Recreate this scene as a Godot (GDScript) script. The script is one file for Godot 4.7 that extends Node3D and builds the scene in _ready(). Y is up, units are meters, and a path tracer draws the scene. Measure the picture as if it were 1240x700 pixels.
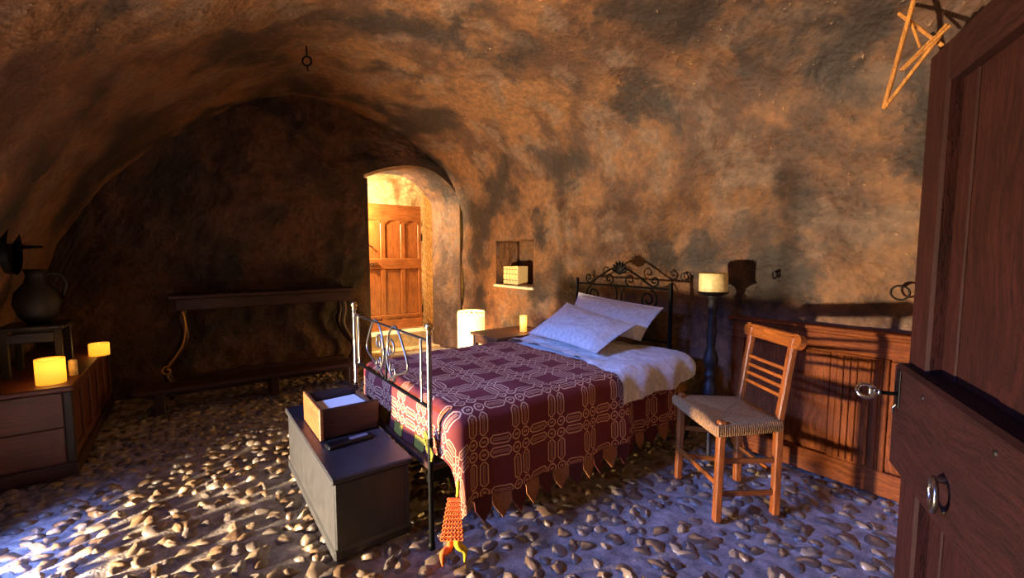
extends Node3D
# A vaulted stone bedroom lit by a low lamp in the side doorway, dusk sky, a paper lantern and candles.

const WX := 2.82          # right wall
const ZB := -4.9          # back wall
const ZF := 0.2           # front wall, behind the camera
const OZ0 := -1.15        # side doorway in the left wall
const OZ1 := -2.52
const OY := 1.65
const NZ0 := -3.45        # niche in the right wall
const NZ1 := -4.11
const NY0 := 0.875
const NY1 := 1.372

var rng := RandomNumberGenerator.new()
var fine := FastNoiseLite.new()
var M := {}
var T := {}
var used := {}

# ---------------------------------------------------------------- camera, sky, lights
const LAMP_AT := Vector3(-1.42, 0.12, -2.10)
const LAMP_COLOR := Color(1.0, 0.90, 0.74)
const LAMP_ENERGY := 42.0
const SKY_BLUE := Color(0.44, 0.58, 1.0)
const SKY_ENERGY := 50.0

func _ready() -> void:
	rng.seed = 4
	fine.seed = 12
	fine.noise_type = FastNoiseLite.TYPE_SIMPLEX_SMOOTH
	fine.frequency = 1.0
	fine.fractal_octaves = 3
	var cam := Camera3D.new()
	cam.name = "camera"
	add_child(cam)
	cam.position = Vector3(0, 1.22, 0)
	cam.rotation_degrees = Vector3(-4.5, -36.5, 0)
	cam.fov = rad_to_deg(2.0 * atan(350.0 / 530.0))
	cam.near = 0.02
	cam.current = true
	var we := WorldEnvironment.new()
	we.name = "dusk"
	var env := Environment.new()
	env.tonemap_mode = Environment.TONE_MAPPER_LINEAR
	env.tonemap_exposure = 1.0
	env.background_mode = Environment.BG_SKY
	var sky := Sky.new()
	var sm := ProceduralSkyMaterial.new()
	sm.sky_top_color = Color(0.16, 0.24, 0.62)
	sm.sky_horizon_color = Color(0.30, 0.38, 0.72)
	sm.ground_bottom_color = Color(0.05, 0.05, 0.06)
	sm.ground_horizon_color = Color(0.12, 0.12, 0.16)
	sm.sky_energy_multiplier = 0.3
	sky.sky_material = sm
	env.sky = sky
	env.sdfgi_enabled = true
	env.ssao_enabled = true
	env.ssil_enabled = true
	we.environment = env
	add_child(we)
	# dusk sky seen from the room through the side doorway
	var al := AreaLight3D.new()
	al.name = "doorway_skylight"
	add_child(al)
	al.area_size = Vector2(0.9, 0.36)
	al.position = Vector3(-1.70, 2.06, -1.85)
	al.look_at_from_position(al.position, Vector3(2.0, 0.1, -1.25), Vector3.UP)
	al.light_color = SKY_BLUE
	al.light_energy = SKY_ENERGY
	al.shadow_enabled = true
	al.area_range = 14.0

	materials()
	var fm := mat("flame", Color(1.0, 0.8, 0.4), 0.5)
	fm.emission_enabled = true
	fm.emission = Color(1.0, 0.72, 0.25)
	fm.emission_energy_multiplier = 6.0
	var bm := mat("bulb", Color(1.0, 0.95, 0.85), 0.4)
	bm.emission_enabled = true
	bm.emission = Color(1.0, 0.85, 0.6)
	bm.emission_energy_multiplier = 5.0
	var lp := mat("lantern_paper", Color(0.95, 0.88, 0.70), 0.8)
	lp.emission_enabled = true
	lp.emission = Color(1.0, 0.80, 0.42)
	lp.emission_energy_multiplier = 2.6
	room()
	bed()
	chests()
	back_furniture()
	bedside()
	chair()
	right_side()
	entrance()
	doorway_lamp()

# ---------------------------------------------------------------- helpers
func numbered(called: String) -> String:
	if not used.has(called):
		used[called] = 0
		return called
	used[called] += 1
	return "%s_%03d" % [called, used[called]]

func thing(called: String, label: String, category: String, at: Vector3, group := "") -> Node3D:
	var o := Node3D.new()
	o.name = numbered(called)
	add_child(o)
	o.position = at
	tag(o, label, category, group)
	return o

func tag(o: Node, label: String, category: String, group := "") -> void:
	o.set_meta("label", label)
	if category:
		o.set_meta("category", category)
	if group:
		o.set_meta("group", group)

func struct(called: String, label: String, at := Vector3.ZERO) -> Node3D:
	var o := Node3D.new()
	o.name = called
	add_child(o)
	o.position = at
	o.set_meta("kind", "structure")
	o.set_meta("label", label)
	return o

func begin() -> SurfaceTool:
	var s := SurfaceTool.new()
	s.begin(Mesh.PRIMITIVE_TRIANGLES)
	return s

# commit a mesh built in world axes as a part of a thing that stands at a base
func part(called: String, s: SurfaceTool, m: Material, parent: Node3D, label := "") -> MeshInstance3D:
	s.generate_normals()
	var o := MeshInstance3D.new()
	o.mesh = s.commit()
	o.mesh.surface_set_material(0, m)
	o.name = called
	parent.add_child(o, true)
	o.position = -world_of(parent)
	if label:
		o.set_meta("label", label)
	return o

func world_of(n: Node3D) -> Vector3:
	var p := Vector3.ZERO
	var k: Node = n
	while k is Node3D and k != self:
		p += (k as Node3D).position
		k = k.get_parent()
	return p

# commit a mesh built in the parent's own axes
func local_part(called: String, s: SurfaceTool, m: Material, parent: Node3D, label := "") -> MeshInstance3D:
	var o := part(called, s, m, parent, label)
	o.position = Vector3.ZERO
	return o

func tri(s: SurfaceTool, a: Vector3, b: Vector3, c: Vector3, inside: Vector3) -> void:
	var n := (c - a).cross(b - a)
	s.add_vertex(a)
	if n.dot((a + b + c) / 3.0 - inside) >= 0.0:
		s.add_vertex(b)
		s.add_vertex(c)
	else:
		s.add_vertex(c)
		s.add_vertex(b)

func poly(s: SurfaceTool, pts: Array, inside: Vector3) -> void:
	for i in range(1, pts.size() - 1):
		tri(s, pts[0], pts[i], pts[i + 1], inside)

func box(s: SurfaceTool, lo: Vector3, hi: Vector3, bevel := 0.004, xf := Transform3D()) -> void:
	var c := (lo + hi) * 0.5
	var h := (hi - lo).abs() * 0.5
	var b := minf(bevel, minf(h.x, minf(h.y, h.z)) * 0.45)
	var inside := xf * c
	s.set_smooth_group(-1)
	var v := {}
	for sx in [-1, 1]:
		for sy in [-1, 1]:
			for sz in [-1, 1]:
				var p := Vector3(sx * h.x, sy * h.y, sz * h.z)
				v[[sx, sy, sz, 0]] = xf * (c + p - Vector3(0, sy * b, sz * b))
				v[[sx, sy, sz, 1]] = xf * (c + p - Vector3(sx * b, 0, sz * b))
				v[[sx, sy, sz, 2]] = xf * (c + p - Vector3(sx * b, sy * b, 0))
				tri(s, v[[sx, sy, sz, 0]], v[[sx, sy, sz, 1]], v[[sx, sy, sz, 2]], inside)
	for k in [-1, 1]:
		poly(s, [v[[k, -1, -1, 0]], v[[k, 1, -1, 0]], v[[k, 1, 1, 0]], v[[k, -1, 1, 0]]], inside)
		poly(s, [v[[-1, k, -1, 1]], v[[1, k, -1, 1]], v[[1, k, 1, 1]], v[[-1, k, 1, 1]]], inside)
		poly(s, [v[[-1, -1, k, 2]], v[[1, -1, k, 2]], v[[1, 1, k, 2]], v[[-1, 1, k, 2]]], inside)
		for j in [-1, 1]:
			poly(s, [v[[-1, k, j, 1]], v[[1, k, j, 1]], v[[1, k, j, 2]], v[[-1, k, j, 2]]], inside)
			poly(s, [v[[k, -1, j, 0]], v[[k, 1, j, 0]], v[[k, 1, j, 2]], v[[k, -1, j, 2]]], inside)
			poly(s, [v[[k, j, -1, 0]], v[[k, j, 1, 0]], v[[k, j, 1, 1]], v[[k, j, -1, 1]]], inside)

# a straight bar of rectangular section from a to b; up gives the direction of its depth
func bar(s: SurfaceTool, a: Vector3, b: Vector3, w: float, d: float, up := Vector3.UP, bevel := 0.004) -> void:
	var y := (b - a)
	var l := y.length()
	y = y / l
	var z := (up - y * up.dot(y)).normalized()
	var x := y.cross(z)
	box(s, Vector3(-w / 2, 0, -d / 2), Vector3(w / 2, l, d / 2), bevel, Transform3D(Basis(x, y, z), a))

func tube(s: SurfaceTool, pts: Array, r, seg := 8, caps := true) -> void:
	var n := pts.size()
	var t0: Vector3 = (pts[1] - pts[0]).normalized()
	var side := t0.cross(Vector3.UP if absf(t0.y) < 0.9 else Vector3.RIGHT).normalized()
	var rings := []
	for i in n:
		var t: Vector3 = (pts[mini(i + 1, n - 1)] - pts[maxi(i - 1, 0)]).normalized()
		side = (side - t * side.dot(t)).normalized()
		var up := side.cross(t)
		var rad: float = r[i] if r is Array else r
		var ring := []
		for k in seg:
			var a := TAU * k / seg
			ring.append(pts[i] + (side * cos(a) + up * sin(a)) * rad)
		rings.append(ring)
	s.set_smooth_group(0)
	for i in n - 1:
		var c: Vector3 = (pts[i] + pts[i + 1]) * 0.5
		for k in seg:
			poly(s, [rings[i][k], rings[i][(k + 1) % seg], rings[i + 1][(k + 1) % seg], rings[i + 1][k]], c)
	if caps:
		s.set_smooth_group(-1)
		poly(s, rings[0], pts[1])
		poly(s, rings[n - 1], pts[n - 2])

func lathe(s: SurfaceTool, at: Vector3, prof: Array, seg := 24, flat := false) -> void:
	s.set_smooth_group(-1 if flat else 0)
	for i in prof.size() - 1:
		var p: Vector2 = prof[i]
		var q: Vector2 = prof[i + 1]
		# outward side of this step: to the right when walking along the profile upwards
		var nrm := Vector2(q.y - p.y, p.x - q.x)
		for k in seg:
			var a := TAU * k / seg
			var b := TAU * (k + 1) / seg
			var p0 := at + Vector3(cos(a) * p.x, p.y, sin(a) * p.x)
			var p1 := at + Vector3(cos(b) * p.x, p.y, sin(b) * p.x)
			var q0 := at + Vector3(cos(a) * q.x, q.y, sin(a) * q.x)
			var q1 := at + Vector3(cos(b) * q.x, q.y, sin(b) * q.x)
			var mid := (p0 + p1 + q0 + q1) / 4.0
			var ang := (a + b) / 2.0
			var out := Vector3(cos(ang) * nrm.x, nrm.y, sin(ang) * nrm.x)
			if p.x > 1e-5:
				tri(s, p0, p1, q0, mid - out)
			if q.x > 1e-5:
				tri(s, q0, p1, q1, mid - out)

# a smooth sheet of ni x nj quads; f(i, j) gives a point, uv(i, j) its texture place
func sheet(s: SurfaceTool, ni: int, nj: int, f: Callable, uv = null, flip := false, keep = null) -> void:
	s.set_smooth_group(0)
	var pts := []
	var uvs := []
	for i in ni + 1:
		for j in nj + 1:
			pts.append(f.call(i, j))
			if uv != null:
				uvs.append(uv.call(i, j))
	for i in ni:
		for j in nj:
			if keep != null and not keep.call(i, j):
				continue
			var a := i * (nj + 1) + j
			var q := [a, a + 1, a + nj + 2, a, a + nj + 2, a + nj + 1]
			if flip:
				q = [a, a + nj + 2, a + 1, a, a + nj + 1, a + nj + 2]
			for k in q:
				if uv != null:
					s.set_uv(uvs[k])
				s.add_vertex(pts[k])

func curve(pts: Array, step := 8) -> Array:   # Catmull-Rom through the points
	var out := []
	for i in pts.size() - 1:
		var p0 = pts[maxi(i - 1, 0)]
		var p1 = pts[i]
		var p2 = pts[i + 1]
		var p3 = pts[mini(i + 2, pts.size() - 1)]
		for k in step:
			out.append(p1.cubic_interpolate(p2, p0, p3, float(k) / step))
	out.append(pts[-1])
	return out

func spiral(c: Vector3, ux: Vector3, uy: Vector3, r0: float, r1: float, a0: float, a1: float, n := 18) -> Array:
	var out := []
	for i in n + 1:
		var t := float(i) / n
		var a := lerpf(a0, a1, t)
		out.append(c + (ux * cos(a) + uy * sin(a)) * lerpf(r0, r1, t))
	return out

func ring_points(c: Vector3, ux: Vector3, uy: Vector3, r: float, n := 20) -> Array:
	return spiral(c, ux, uy, r, r, 0.0, TAU, n)

# ---------------------------------------------------------------- textures and materials
func noise_bytes(w: int, h: int, freq: float, oct: int, sd: int, type := FastNoiseLite.TYPE_SIMPLEX_SMOOTH, ridged := false) -> PackedByteArray:
	var n := FastNoiseLite.new()
	n.seed = sd
	n.noise_type = type
	n.frequency = freq
	n.fractal_type = FastNoiseLite.FRACTAL_RIDGED if ridged else FastNoiseLite.FRACTAL_FBM
	n.fractal_octaves = oct
	n.domain_warp_enabled = true
	n.domain_warp_amplitude = 0.35 / freq
	n.domain_warp_frequency = freq * 1.7
	var im := n.get_image(w, h)
	im.convert(Image.FORMAT_L8)
	return im.get_data()

func grain(vertical: bool) -> ImageTexture:
	var im := Image.create(512, 512, false, Image.FORMAT_RGB8)
	var n := FastNoiseLite.new()
	n.seed = 5
	n.noise_type = FastNoiseLite.TYPE_SIMPLEX_SMOOTH
	n.fractal_octaves = 3
	n.frequency = 1.0
	for a in 512:          # along the grain
		for b in 512:      # across
			var wob := n.get_noise_2d(a * 0.006, b * 0.006) * 14.0
			var v := 0.80 + 0.16 * n.get_noise_2d(a * 0.006, (b + wob) * 0.11) + 0.13 * n.get_noise_2d(a * 0.02 + 300.0, (b + wob) * 0.42)
			v += 0.10 * n.get_noise_2d(a * 0.008 + 90.0, b * 0.012)
			var pore := n.get_noise_2d(a * 0.05 + 800.0, b * 0.7)
			if pore > 0.33:
				v -= 0.16
			v = clampf(v, 0.2, 1.0)
			var c := Color(v, v * (0.90 + 0.1 * v), v * (0.82 + 0.16 * v))
			if vertical:
				im.set_pixel(b, a, c)
			else:
				im.set_pixel(a, b, c)
	return ImageTexture.create_from_image(im)

func grain_normal(t: ImageTexture) -> ImageTexture:
	var im := t.get_image().duplicate()
	im.convert(Image.FORMAT_RGBA8)
	im.bump_map_to_normal_map(1.6)
	return ImageTexture.create_from_image(im)

func mat(called: String, c: Color, rough := 0.7, metal := 0.0) -> StandardMaterial3D:
	var m := StandardMaterial3D.new()
	m.resource_name = called
	m.albedo_color = c
	m.roughness = rough
	m.metallic = metal
	M[called] = m
	return m

func wood(called: String, c: Color, vertical: bool, rough := 0.5, scale := 1.0) -> StandardMaterial3D:
	var m := mat(called, c, rough)
	m.albedo_texture = T.grain_v if vertical else T.grain_h
	m.normal_enabled = true
	m.normal_texture = T.grain_vn if vertical else T.grain_hn
	m.normal_scale = 0.5
	m.uv1_triplanar = true
	m.uv1_scale = Vector3.ONE * scale
	m.uv1_triplanar_sharpness = 6.0
	return m

const PW := 1280
const PH := 1824
# The soot-stained plaster: ochre, brown and grey lime in patches, with soot marks, cream flecks and pits.
func plaster() -> void:
	var big := noise_bytes(PW, PH, 0.0035, 4, 11)
	var mid := noise_bytes(PW, PH, 0.010, 5, 23)
	var soot := noise_bytes(PW, PH, 0.0048, 6, 37)
	var grit := noise_bytes(PW, PH, 0.055, 4, 41)
	var fleck := noise_bytes(PW, PH, 0.11, 2, 59)
	var flake := noise_bytes(PW, PH, 0.0085, 5, 71)
	var streak := noise_bytes(PW, PH, 0.02, 4, 83)
	var out := PackedByteArray()
	out.resize(PW * PH * 3)
	var hgt := PackedByteArray()
	hgt.resize(PW * PH)
	var ochre := Vector3(0.60, 0.45, 0.29)
	var brown := Vector3(0.39, 0.28, 0.20)
	var grey := Vector3(0.56, 0.49, 0.43)
	var dark := Vector3(0.17, 0.125, 0.11)
	var cream := Vector3(0.90, 0.82, 0.66)
	for i in PW * PH:
		var b := big[i] / 255.0
		var m := mid[i] / 255.0
		var g := grit[i] / 255.0
		var k := clampf((b * 0.6 + m * 0.55 - 0.44) * 4.2, 0.0, 1.0)
		var c := brown.lerp(ochre, k)
		var w := clampf((flake[i] / 255.0 * 0.7 + streak[i] / 255.0 * 0.4 - 0.60) * 5.0, 0.0, 0.75)
		c = c.lerp(grey, w)
		var so := clampf((soot[i] / 255.0 * 0.75 + (1.0 - b) * 0.25 + g * 0.2 - 0.64) * 5.0, 0.0, 0.82)
		c = c.lerp(dark, so)
		c *= 0.80 + 0.40 * g
		var f := fleck[i] / 255.0
		var fl := 0.0
		if f > 0.80 and g > 0.5:
			fl = minf((f - 0.80) * 9.0, 0.8) * clampf((m - 0.35) * 4.0, 0.0, 1.0)
			c = c.lerp(cream, fl)
		elif f < 0.22 and m < 0.55:
			c *= 0.8
		out[i * 3] = int(clampf(c.x, 0.0, 1.0) * 255.0)
		out[i * 3 + 1] = int(clampf(c.y, 0.0, 1.0) * 255.0)
		out[i * 3 + 2] = int(clampf(c.z, 0.0, 1.0) * 255.0)
		hgt[i] = int(clampf(0.35 * m + 0.30 * g + 0.25 * f + 0.25 * fl - 0.10 * so, 0.0, 1.0) * 255.0)
	var im := Image.create_from_data(PW, PH, false, Image.FORMAT_RGB8, out)
	T.plaster = ImageTexture.create_from_image(im)
	var hm := Image.create_from_data(PW, PH, false, Image.FORMAT_L8, hgt)
	hm.convert(Image.FORMAT_RGBA8)
	hm.bump_map_to_normal_map(3.5)
	T.plaster_n = ImageTexture.create_from_image(hm)

func octagon(x: float, y: float, w: float, l: float, c: float) -> float:
	x = absf(x)
	y = absf(y)
	return maxf(maxf(x - w, y - l), (x + y - (w + l) + c) * 0.7071)

# One repeat of the woven coverlet: red squares, pairs of long octagon loops, four small octagons at each crossing.
func coverlet() -> void:
	var n := 320
	var im := Image.create(n, n, false, Image.FORMAT_RGB8)
	var red := Color(0.46, 0.13, 0.10)
	var deep := Color(0.37, 0.10, 0.08)
	var tan_ := Color(0.86, 0.66, 0.47)
	for py in n:
		for px in n:
			var u := (px + 0.5) / n
			var v := (py + 0.5) / n
			var x := u - roundf(u)
			var y := v - roundf(v)
			var weave := ((px / 4) + (py / 4)) % 2 == 0
			var c := red if weave else deep
			var inside := 1.0
			var dash := false
			# small octagons
			var d := octagon(absf(x) - 0.125, absf(y) - 0.125, 0.101, 0.101, 0.060)
			if d < 0.02:
				inside = d
				dash = absf(absf(x) - 0.125) + absf(absf(y) - 0.125) < 0.045 and absf(absf(x) - 0.125) > 0.008
			# loops along y (between squares side by side) and along x
			var yy := absf(v - floorf(v) - 0.5)
			var xx := absf(u - floorf(u) - 0.5)
			d = octagon(absf(x) - 0.125, yy, 0.094, 0.240, 0.065)
			if d < 0.02:
				inside = d
				dash = absf(absf(absf(x) - 0.125) - 0.018) < 0.012 and yy < 0.185 and (py / 3) % 2 == 0
			d = octagon(xx, absf(y) - 0.125, 0.240, 0.094, 0.065)
			if d < 0.02:
				inside = d
				dash = absf(absf(absf(y) - 0.125) - 0.018) < 0.012 and xx < 0.185 and (px / 3) % 2 == 0
			if inside < 0.02:
				var step_ := 0.006 if ((px / 4) + (py / 4)) % 2 == 0 else 0.0
				if (inside > -0.019 - step_ and inside < 0.001 + step_) or dash:
					c = tan_
			if weave and (px % 8) < 2 and c != tan_:
				c = c.lerp(tan_, 0.14)
			im.set_pixel(px, py, c)
	T.coverlet = ImageTexture.create_from_image(im)

func surface_noise(sd: int, lo: float, hi: float, freq: float, size := 512) -> ImageTexture:
	var b := noise_bytes(size, size, freq, 5, sd)
	var g := noise_bytes(size, size, freq * 6.0, 3, sd + 1)
	var out := PackedByteArray()
	out.resize(size * size * 3)
	for i in size * size:
		var v := clampf(lerpf(lo, hi, b[i] / 255.0 * 0.65 + g[i] / 255.0 * 0.35), 0.0, 1.0)
		out[i * 3] = int(v * 255.0)
		out[i * 3 + 1] = int(v * 252.0)
		out[i * 3 + 2] = int(v * 246.0)
	return ImageTexture.create_from_image(Image.create_from_data(size, size, false, Image.FORMAT_RGB8, out))

func mottled(called: String, c: Color, rough: float, tex: ImageTexture, scale: float, bump := 0.0) -> StandardMaterial3D:
	var m := mat(called, c, rough)
	m.albedo_texture = tex
	m.uv1_triplanar = true
	m.uv1_scale = Vector3.ONE * scale
	if bump > 0.0:
		var im := tex.get_image().duplicate()
		im.convert(Image.FORMAT_RGBA8)
		im.bump_map_to_normal_map(bump)
		m.normal_enabled = true
		m.normal_texture = ImageTexture.create_from_image(im)
	return m

func materials() -> void:
	T.grain_v = grain(true)
	T.grain_h = grain(false)
	T.grain_vn = grain_normal(T.grain_v)
	T.grain_hn = grain_normal(T.grain_h)
	plaster()
	coverlet()
	T.rough = surface_noise(301, 0.45, 1.15, 0.02)
	T.soft = surface_noise(311, 0.72, 1.08, 0.012)
	T.stone = surface_noise(331, 0.45, 1.2, 0.03)
	var p := mat("plaster", Color(0.70, 0.63, 0.60), 0.72)
	p.albedo_texture = T.plaster
	p.normal_enabled = true
	p.normal_texture = T.plaster_n
	p.normal_scale = 1.0
	var sp := mat("dark_plaster", Color(0.50, 0.40, 0.385), 0.7)  # the wall plaster in a darker, redder tint for the end wall
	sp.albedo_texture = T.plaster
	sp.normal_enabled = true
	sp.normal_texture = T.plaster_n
	var rubble := mottled("rubble_plaster", Color(0.92, 0.80, 0.62), 0.85, T.rough, 1.4, 10.0)
	rubble.uv1_world_triplanar = true
	mottled("mortar", Color(0.72, 0.67, 0.65), 0.55, T.rough, 1.1, 3.0)
	mottled("cobble_pale", Color(0.58, 0.50, 0.43), 0.34, T.stone, 6.0, 6.0)
	mottled("cobble_brown", Color(0.50, 0.40, 0.32), 0.34, T.stone, 6.0, 6.0)
	mottled("cobble_grey", Color(0.48, 0.43, 0.41), 0.30, T.stone, 6.0, 6.0)
	mottled("limewash", Color(0.88, 0.82, 0.72), 0.8, T.soft, 1.5, 2.0)
	wood("black_wood_v", Color(0.11, 0.07, 0.06), true, 0.6)
	wood("black_wood_h", Color(0.12, 0.075, 0.065), false, 0.42)
	wood("dark_wood_v", Color(0.26, 0.13, 0.09), true, 0.45)
	wood("dark_wood_h", Color(0.26, 0.13, 0.09), false, 0.45)
	wood("entrance_v", Color(0.18, 0.065, 0.055), true, 0.7).metallic_specular = 0.25
	wood("entrance_h", Color(0.165, 0.062, 0.052), false, 0.7).metallic_specular = 0.25
	wood("red_wood_h", Color(0.42, 0.20, 0.13), false, 0.5)
	wood("red_wood_v", Color(0.42, 0.20, 0.13), true, 0.5)
	wood("honey_v", Color(0.78, 0.46, 0.23), true, 0.4)
	wood("honey_h", Color(0.78, 0.46, 0.23), false, 0.4)
	wood("chair_v", Color(0.62, 0.33, 0.12), true, 0.38)
	wood("chair_h", Color(0.66, 0.36, 0.13), false, 0.38)
	wood("cupboard_v", Color(0.54, 0.28, 0.11), true, 0.75).metallic_specular = 0.3
	wood("cupboard_h", Color(0.54, 0.28, 0.11), false, 0.75).metallic_specular = 0.3
	wood("pale_wood", Color(0.86, 0.58, 0.28), true, 0.5)
	wood("box_wood", Color(0.62, 0.38, 0.20), false, 0.5)
	wood("table_wood", Color(0.55, 0.36, 0.22), false, 0.5)
	mottled("painted_black", Color(0.235, 0.235, 0.255), 0.38, T.soft, 2.2, 0.6)
	mat("iron", Color(0.055, 0.05, 0.05), 0.5, 0.85)
	mat("old_iron", Color(0.12, 0.10, 0.09), 0.55, 0.8)
	mat("scroll_steel", Color(0.40, 0.38, 0.36), 0.38, 0.9)
	mat("steel", Color(0.62, 0.60, 0.58), 0.25, 1.0)
	mat("bright_steel", Color(0.88, 0.88, 0.88), 0.16, 1.0)
	mat("brass", Color(0.80, 0.66, 0.42), 0.28, 1.0)
	var linen := mottled("linen", Color(0.90, 0.89, 0.87), 0.85, T.soft, 5.0, 1.0)
	linen.rim_enabled = true
	linen.rim = 0.25
	var cov := mat("coverlet", Color(1, 1, 1), 0.85)
	cov.albedo_texture = T.coverlet
	mottled("fringe_tan", Color(0.66, 0.42, 0.24), 0.9, T.soft, 8.0, 1.0)
	mottled("fringe_red", Color(0.36, 0.11, 0.09), 0.9, T.soft, 8.0, 1.0)
	mottled("wool_orange", Color(0.93, 0.40, 0.13), 0.9, T.soft, 8.0, 1.0)
	mottled("wool_yellow", Color(0.98, 0.80, 0.10), 0.9, T.soft, 8.0, 1.0)
	mottled("wool_olive", Color(0.58, 0.52, 0.13), 0.9, T.soft, 8.0, 1.0)
	mottled("rush", Color(0.66, 0.47, 0.25), 0.8, T.rough, 7.0, 1.5)
	mottled("wax", Color(0.93, 0.84, 0.62), 0.55, T.soft, 5.0)
	var glow := mat("lit_wax", Color(0.97, 0.88, 0.66), 0.6)
	glow.backlight_enabled = true
	glow.backlight = Color(1.0, 0.86, 0.52)
	glow.emission_enabled = true
	glow.emission = Color(1.0, 0.58, 0.14)
	glow.emission_energy_multiplier = 0.4
	mat("paper", Color(0.93, 0.91, 0.86), 0.9)
	mat("vellum", Color(0.85, 0.73, 0.50), 0.7)
	mat("leather", Color(0.16, 0.08, 0.05), 0.5)
	mat("black_plastic", Color(0.05, 0.05, 0.055), 0.35)
	mat("grey_plastic", Color(0.45, 0.47, 0.52), 0.3)
	mat("gilt", Color(0.70, 0.52, 0.26), 0.45, 0.6)
	mat("tin", Color(0.55, 0.55, 0.55), 0.35, 0.9)
	mat("black_clay", Color(0.07, 0.055, 0.05), 0.6)

# ---------------------------------------------------------------- the room
var prof: Array = []      # vault section, from the right floor over the crown to the left floor
var plen: Array = []      # length along it
var zs: Array = []

func make_profile() -> void:
	var key := [Vector2(WX, -0.05), Vector2(WX, 0.5), Vector2(WX, 1.1), Vector2(WX - 0.01, 1.6), Vector2(WX - 0.07, 1.98), Vector2(2.56, 2.28), Vector2(2.18, 2.52),
		Vector2(1.55, 2.71), Vector2(1.10, 2.78), Vector2(0.73, 2.74), Vector2(0.35, 2.55), Vector2(-0.02, 2.29), Vector2(-0.34, 2.0), Vector2(-0.66, 1.54), Vector2(-0.87, 1.08),
		Vector2(-0.96, 0.6), Vector2(-0.98, -0.05)]
	var dense := curve(key, 40)
	var at := 0.0
	var want := 0.0
	for i in dense.size():
		if i > 0:
			at += (dense[i] - dense[i - 1]).length()
		if at >= want or i == dense.size() - 1:
			prof.append(dense[i])
			plen.append(at)
			want += 0.03
	# let rows of the mesh fall on the edges of the niche and of the doorway
	for y in [NY0, NY1]:
		snap(y, true)
	snap(OY, false)
	var n := int((ZF - ZB) / 0.03)
	for i in n + 1:
		zs.append(lerpf(ZF, ZB, float(i) / n))
	for z in [OZ0, OZ1, NZ0, NZ1]:
		var best := 0
		for i in zs.size():
			if absf(zs[i] - z) < absf(zs[best] - z):
				best = i
		zs[best] = z

func snap(y: float, right: bool) -> void:
	var best := -1
	for i in prof.size():
		if (prof[i].x > 1.0) == right and (best < 0 or absf(prof[i].y - y) < absf(prof[best].y - y)):
			best = i
	prof[best] = Vector2(prof[best].x, y)

func in_niche(y: float, z: float, grow := 0.0) -> bool:
	return y > NY0 - grow and y < NY1 + grow and z < NZ0 + grow and z > NZ1 - grow

func edge_fade(p: Vector2, z: float) -> float:
	var d := 1.0
	if p.x > 2.0:
		var dy := maxf(maxf(NY0 - p.y, p.y - NY1), 0.0)
		var dz := maxf(maxf(z - NZ0, NZ1 - z), 0.0)
		d = clampf(sqrt(dy * dy + dz * dz) / 0.07, 0.0, 1.0)
	elif p.x < 0.5:
		var dy := maxf(p.y - OY, 0.0)
		var dz := maxf(maxf(z - OZ0, OZ1 - z), 0.0)
		d = clampf(sqrt(dy * dy + dz * dz) / 0.07, 0.0, 1.0)
	return d

func vault_point(i: int, k: int) -> Vector3:
	var p: Vector2 = prof[i]
	var z: float = zs[k]
	var t: Vector2 = (prof[mini(i + 1, prof.size() - 1)] - prof[maxi(i - 1, 0)]).normalized()
	var inward := Vector2(-t.y, t.x)
	var e := edge_fade(p, z)
	var d := fine.get_noise_3d(p.x * 0.9, p.y * 0.9, z * 0.9) * 0.050 + fine.get_noise_3d(p.x * 5.0, p.y * 5.0, z * 5.0) * 0.012 + fine.get_noise_3d(p.x * 16.0, p.y * 16.0, z * 16.0) * 0.005
	p += inward * d * e
	return Vector3(p.x, p.y, z)

func vault_uv(i: int, k: int) -> Vector2:
	return Vector2((ZF - zs[k]) / 5.6, plen[i] / 8.0)

func vault_strip(called: String, label: String, i0: int, i1: int) -> Node3D:
	var o := struct(called, label)
	var s := begin()
	var keep := func(a: int, k: int) -> bool:
		var i := i0 + a
		var p: Vector2 = (prof[i] + prof[i + 1]) * 0.5
		var z: float = (zs[k] + zs[k + 1]) * 0.5
		if p.x > 2.0 and in_niche(p.y, z):
			return false
		return not (p.x < 0.5 and p.y < OY and z < OZ0 and z > OZ1)
	sheet(s, i1 - i0, zs.size() - 1, func(a, k): return vault_point(i0 + a, k), func(a, k): return vault_uv(i0 + a, k), false, keep)
	part("plaster_face", s, M.plaster, o)
	return o

func vault_top(x: float) -> float:
	for i in prof.size() - 1:
		var p: Vector2 = prof[i]
		var q: Vector2 = prof[i + 1]
		if (p.x - x) * (q.x - x) <= 0.0 and absf(p.x - q.x) > 1e-5 and p.y > 0.3:
			return lerpf(p.y, q.y, (x - p.x) / (q.x - p.x))
	return 0.0

# outline of the passage arch in the back wall: height over x
const AX0 := 1.60
const AX1 := 2.80
func arch_y(x: float) -> float:
	var t := (x - AX0) / (AX1 - AX0)
	return 2.06 + 0.20 * sin(PI * clampf(t * 0.86 + 0.06, 0.0, 1.0)) - 0.16 * pow(maxf(t - 0.55, 0.0) / 0.45, 2.2)

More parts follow.
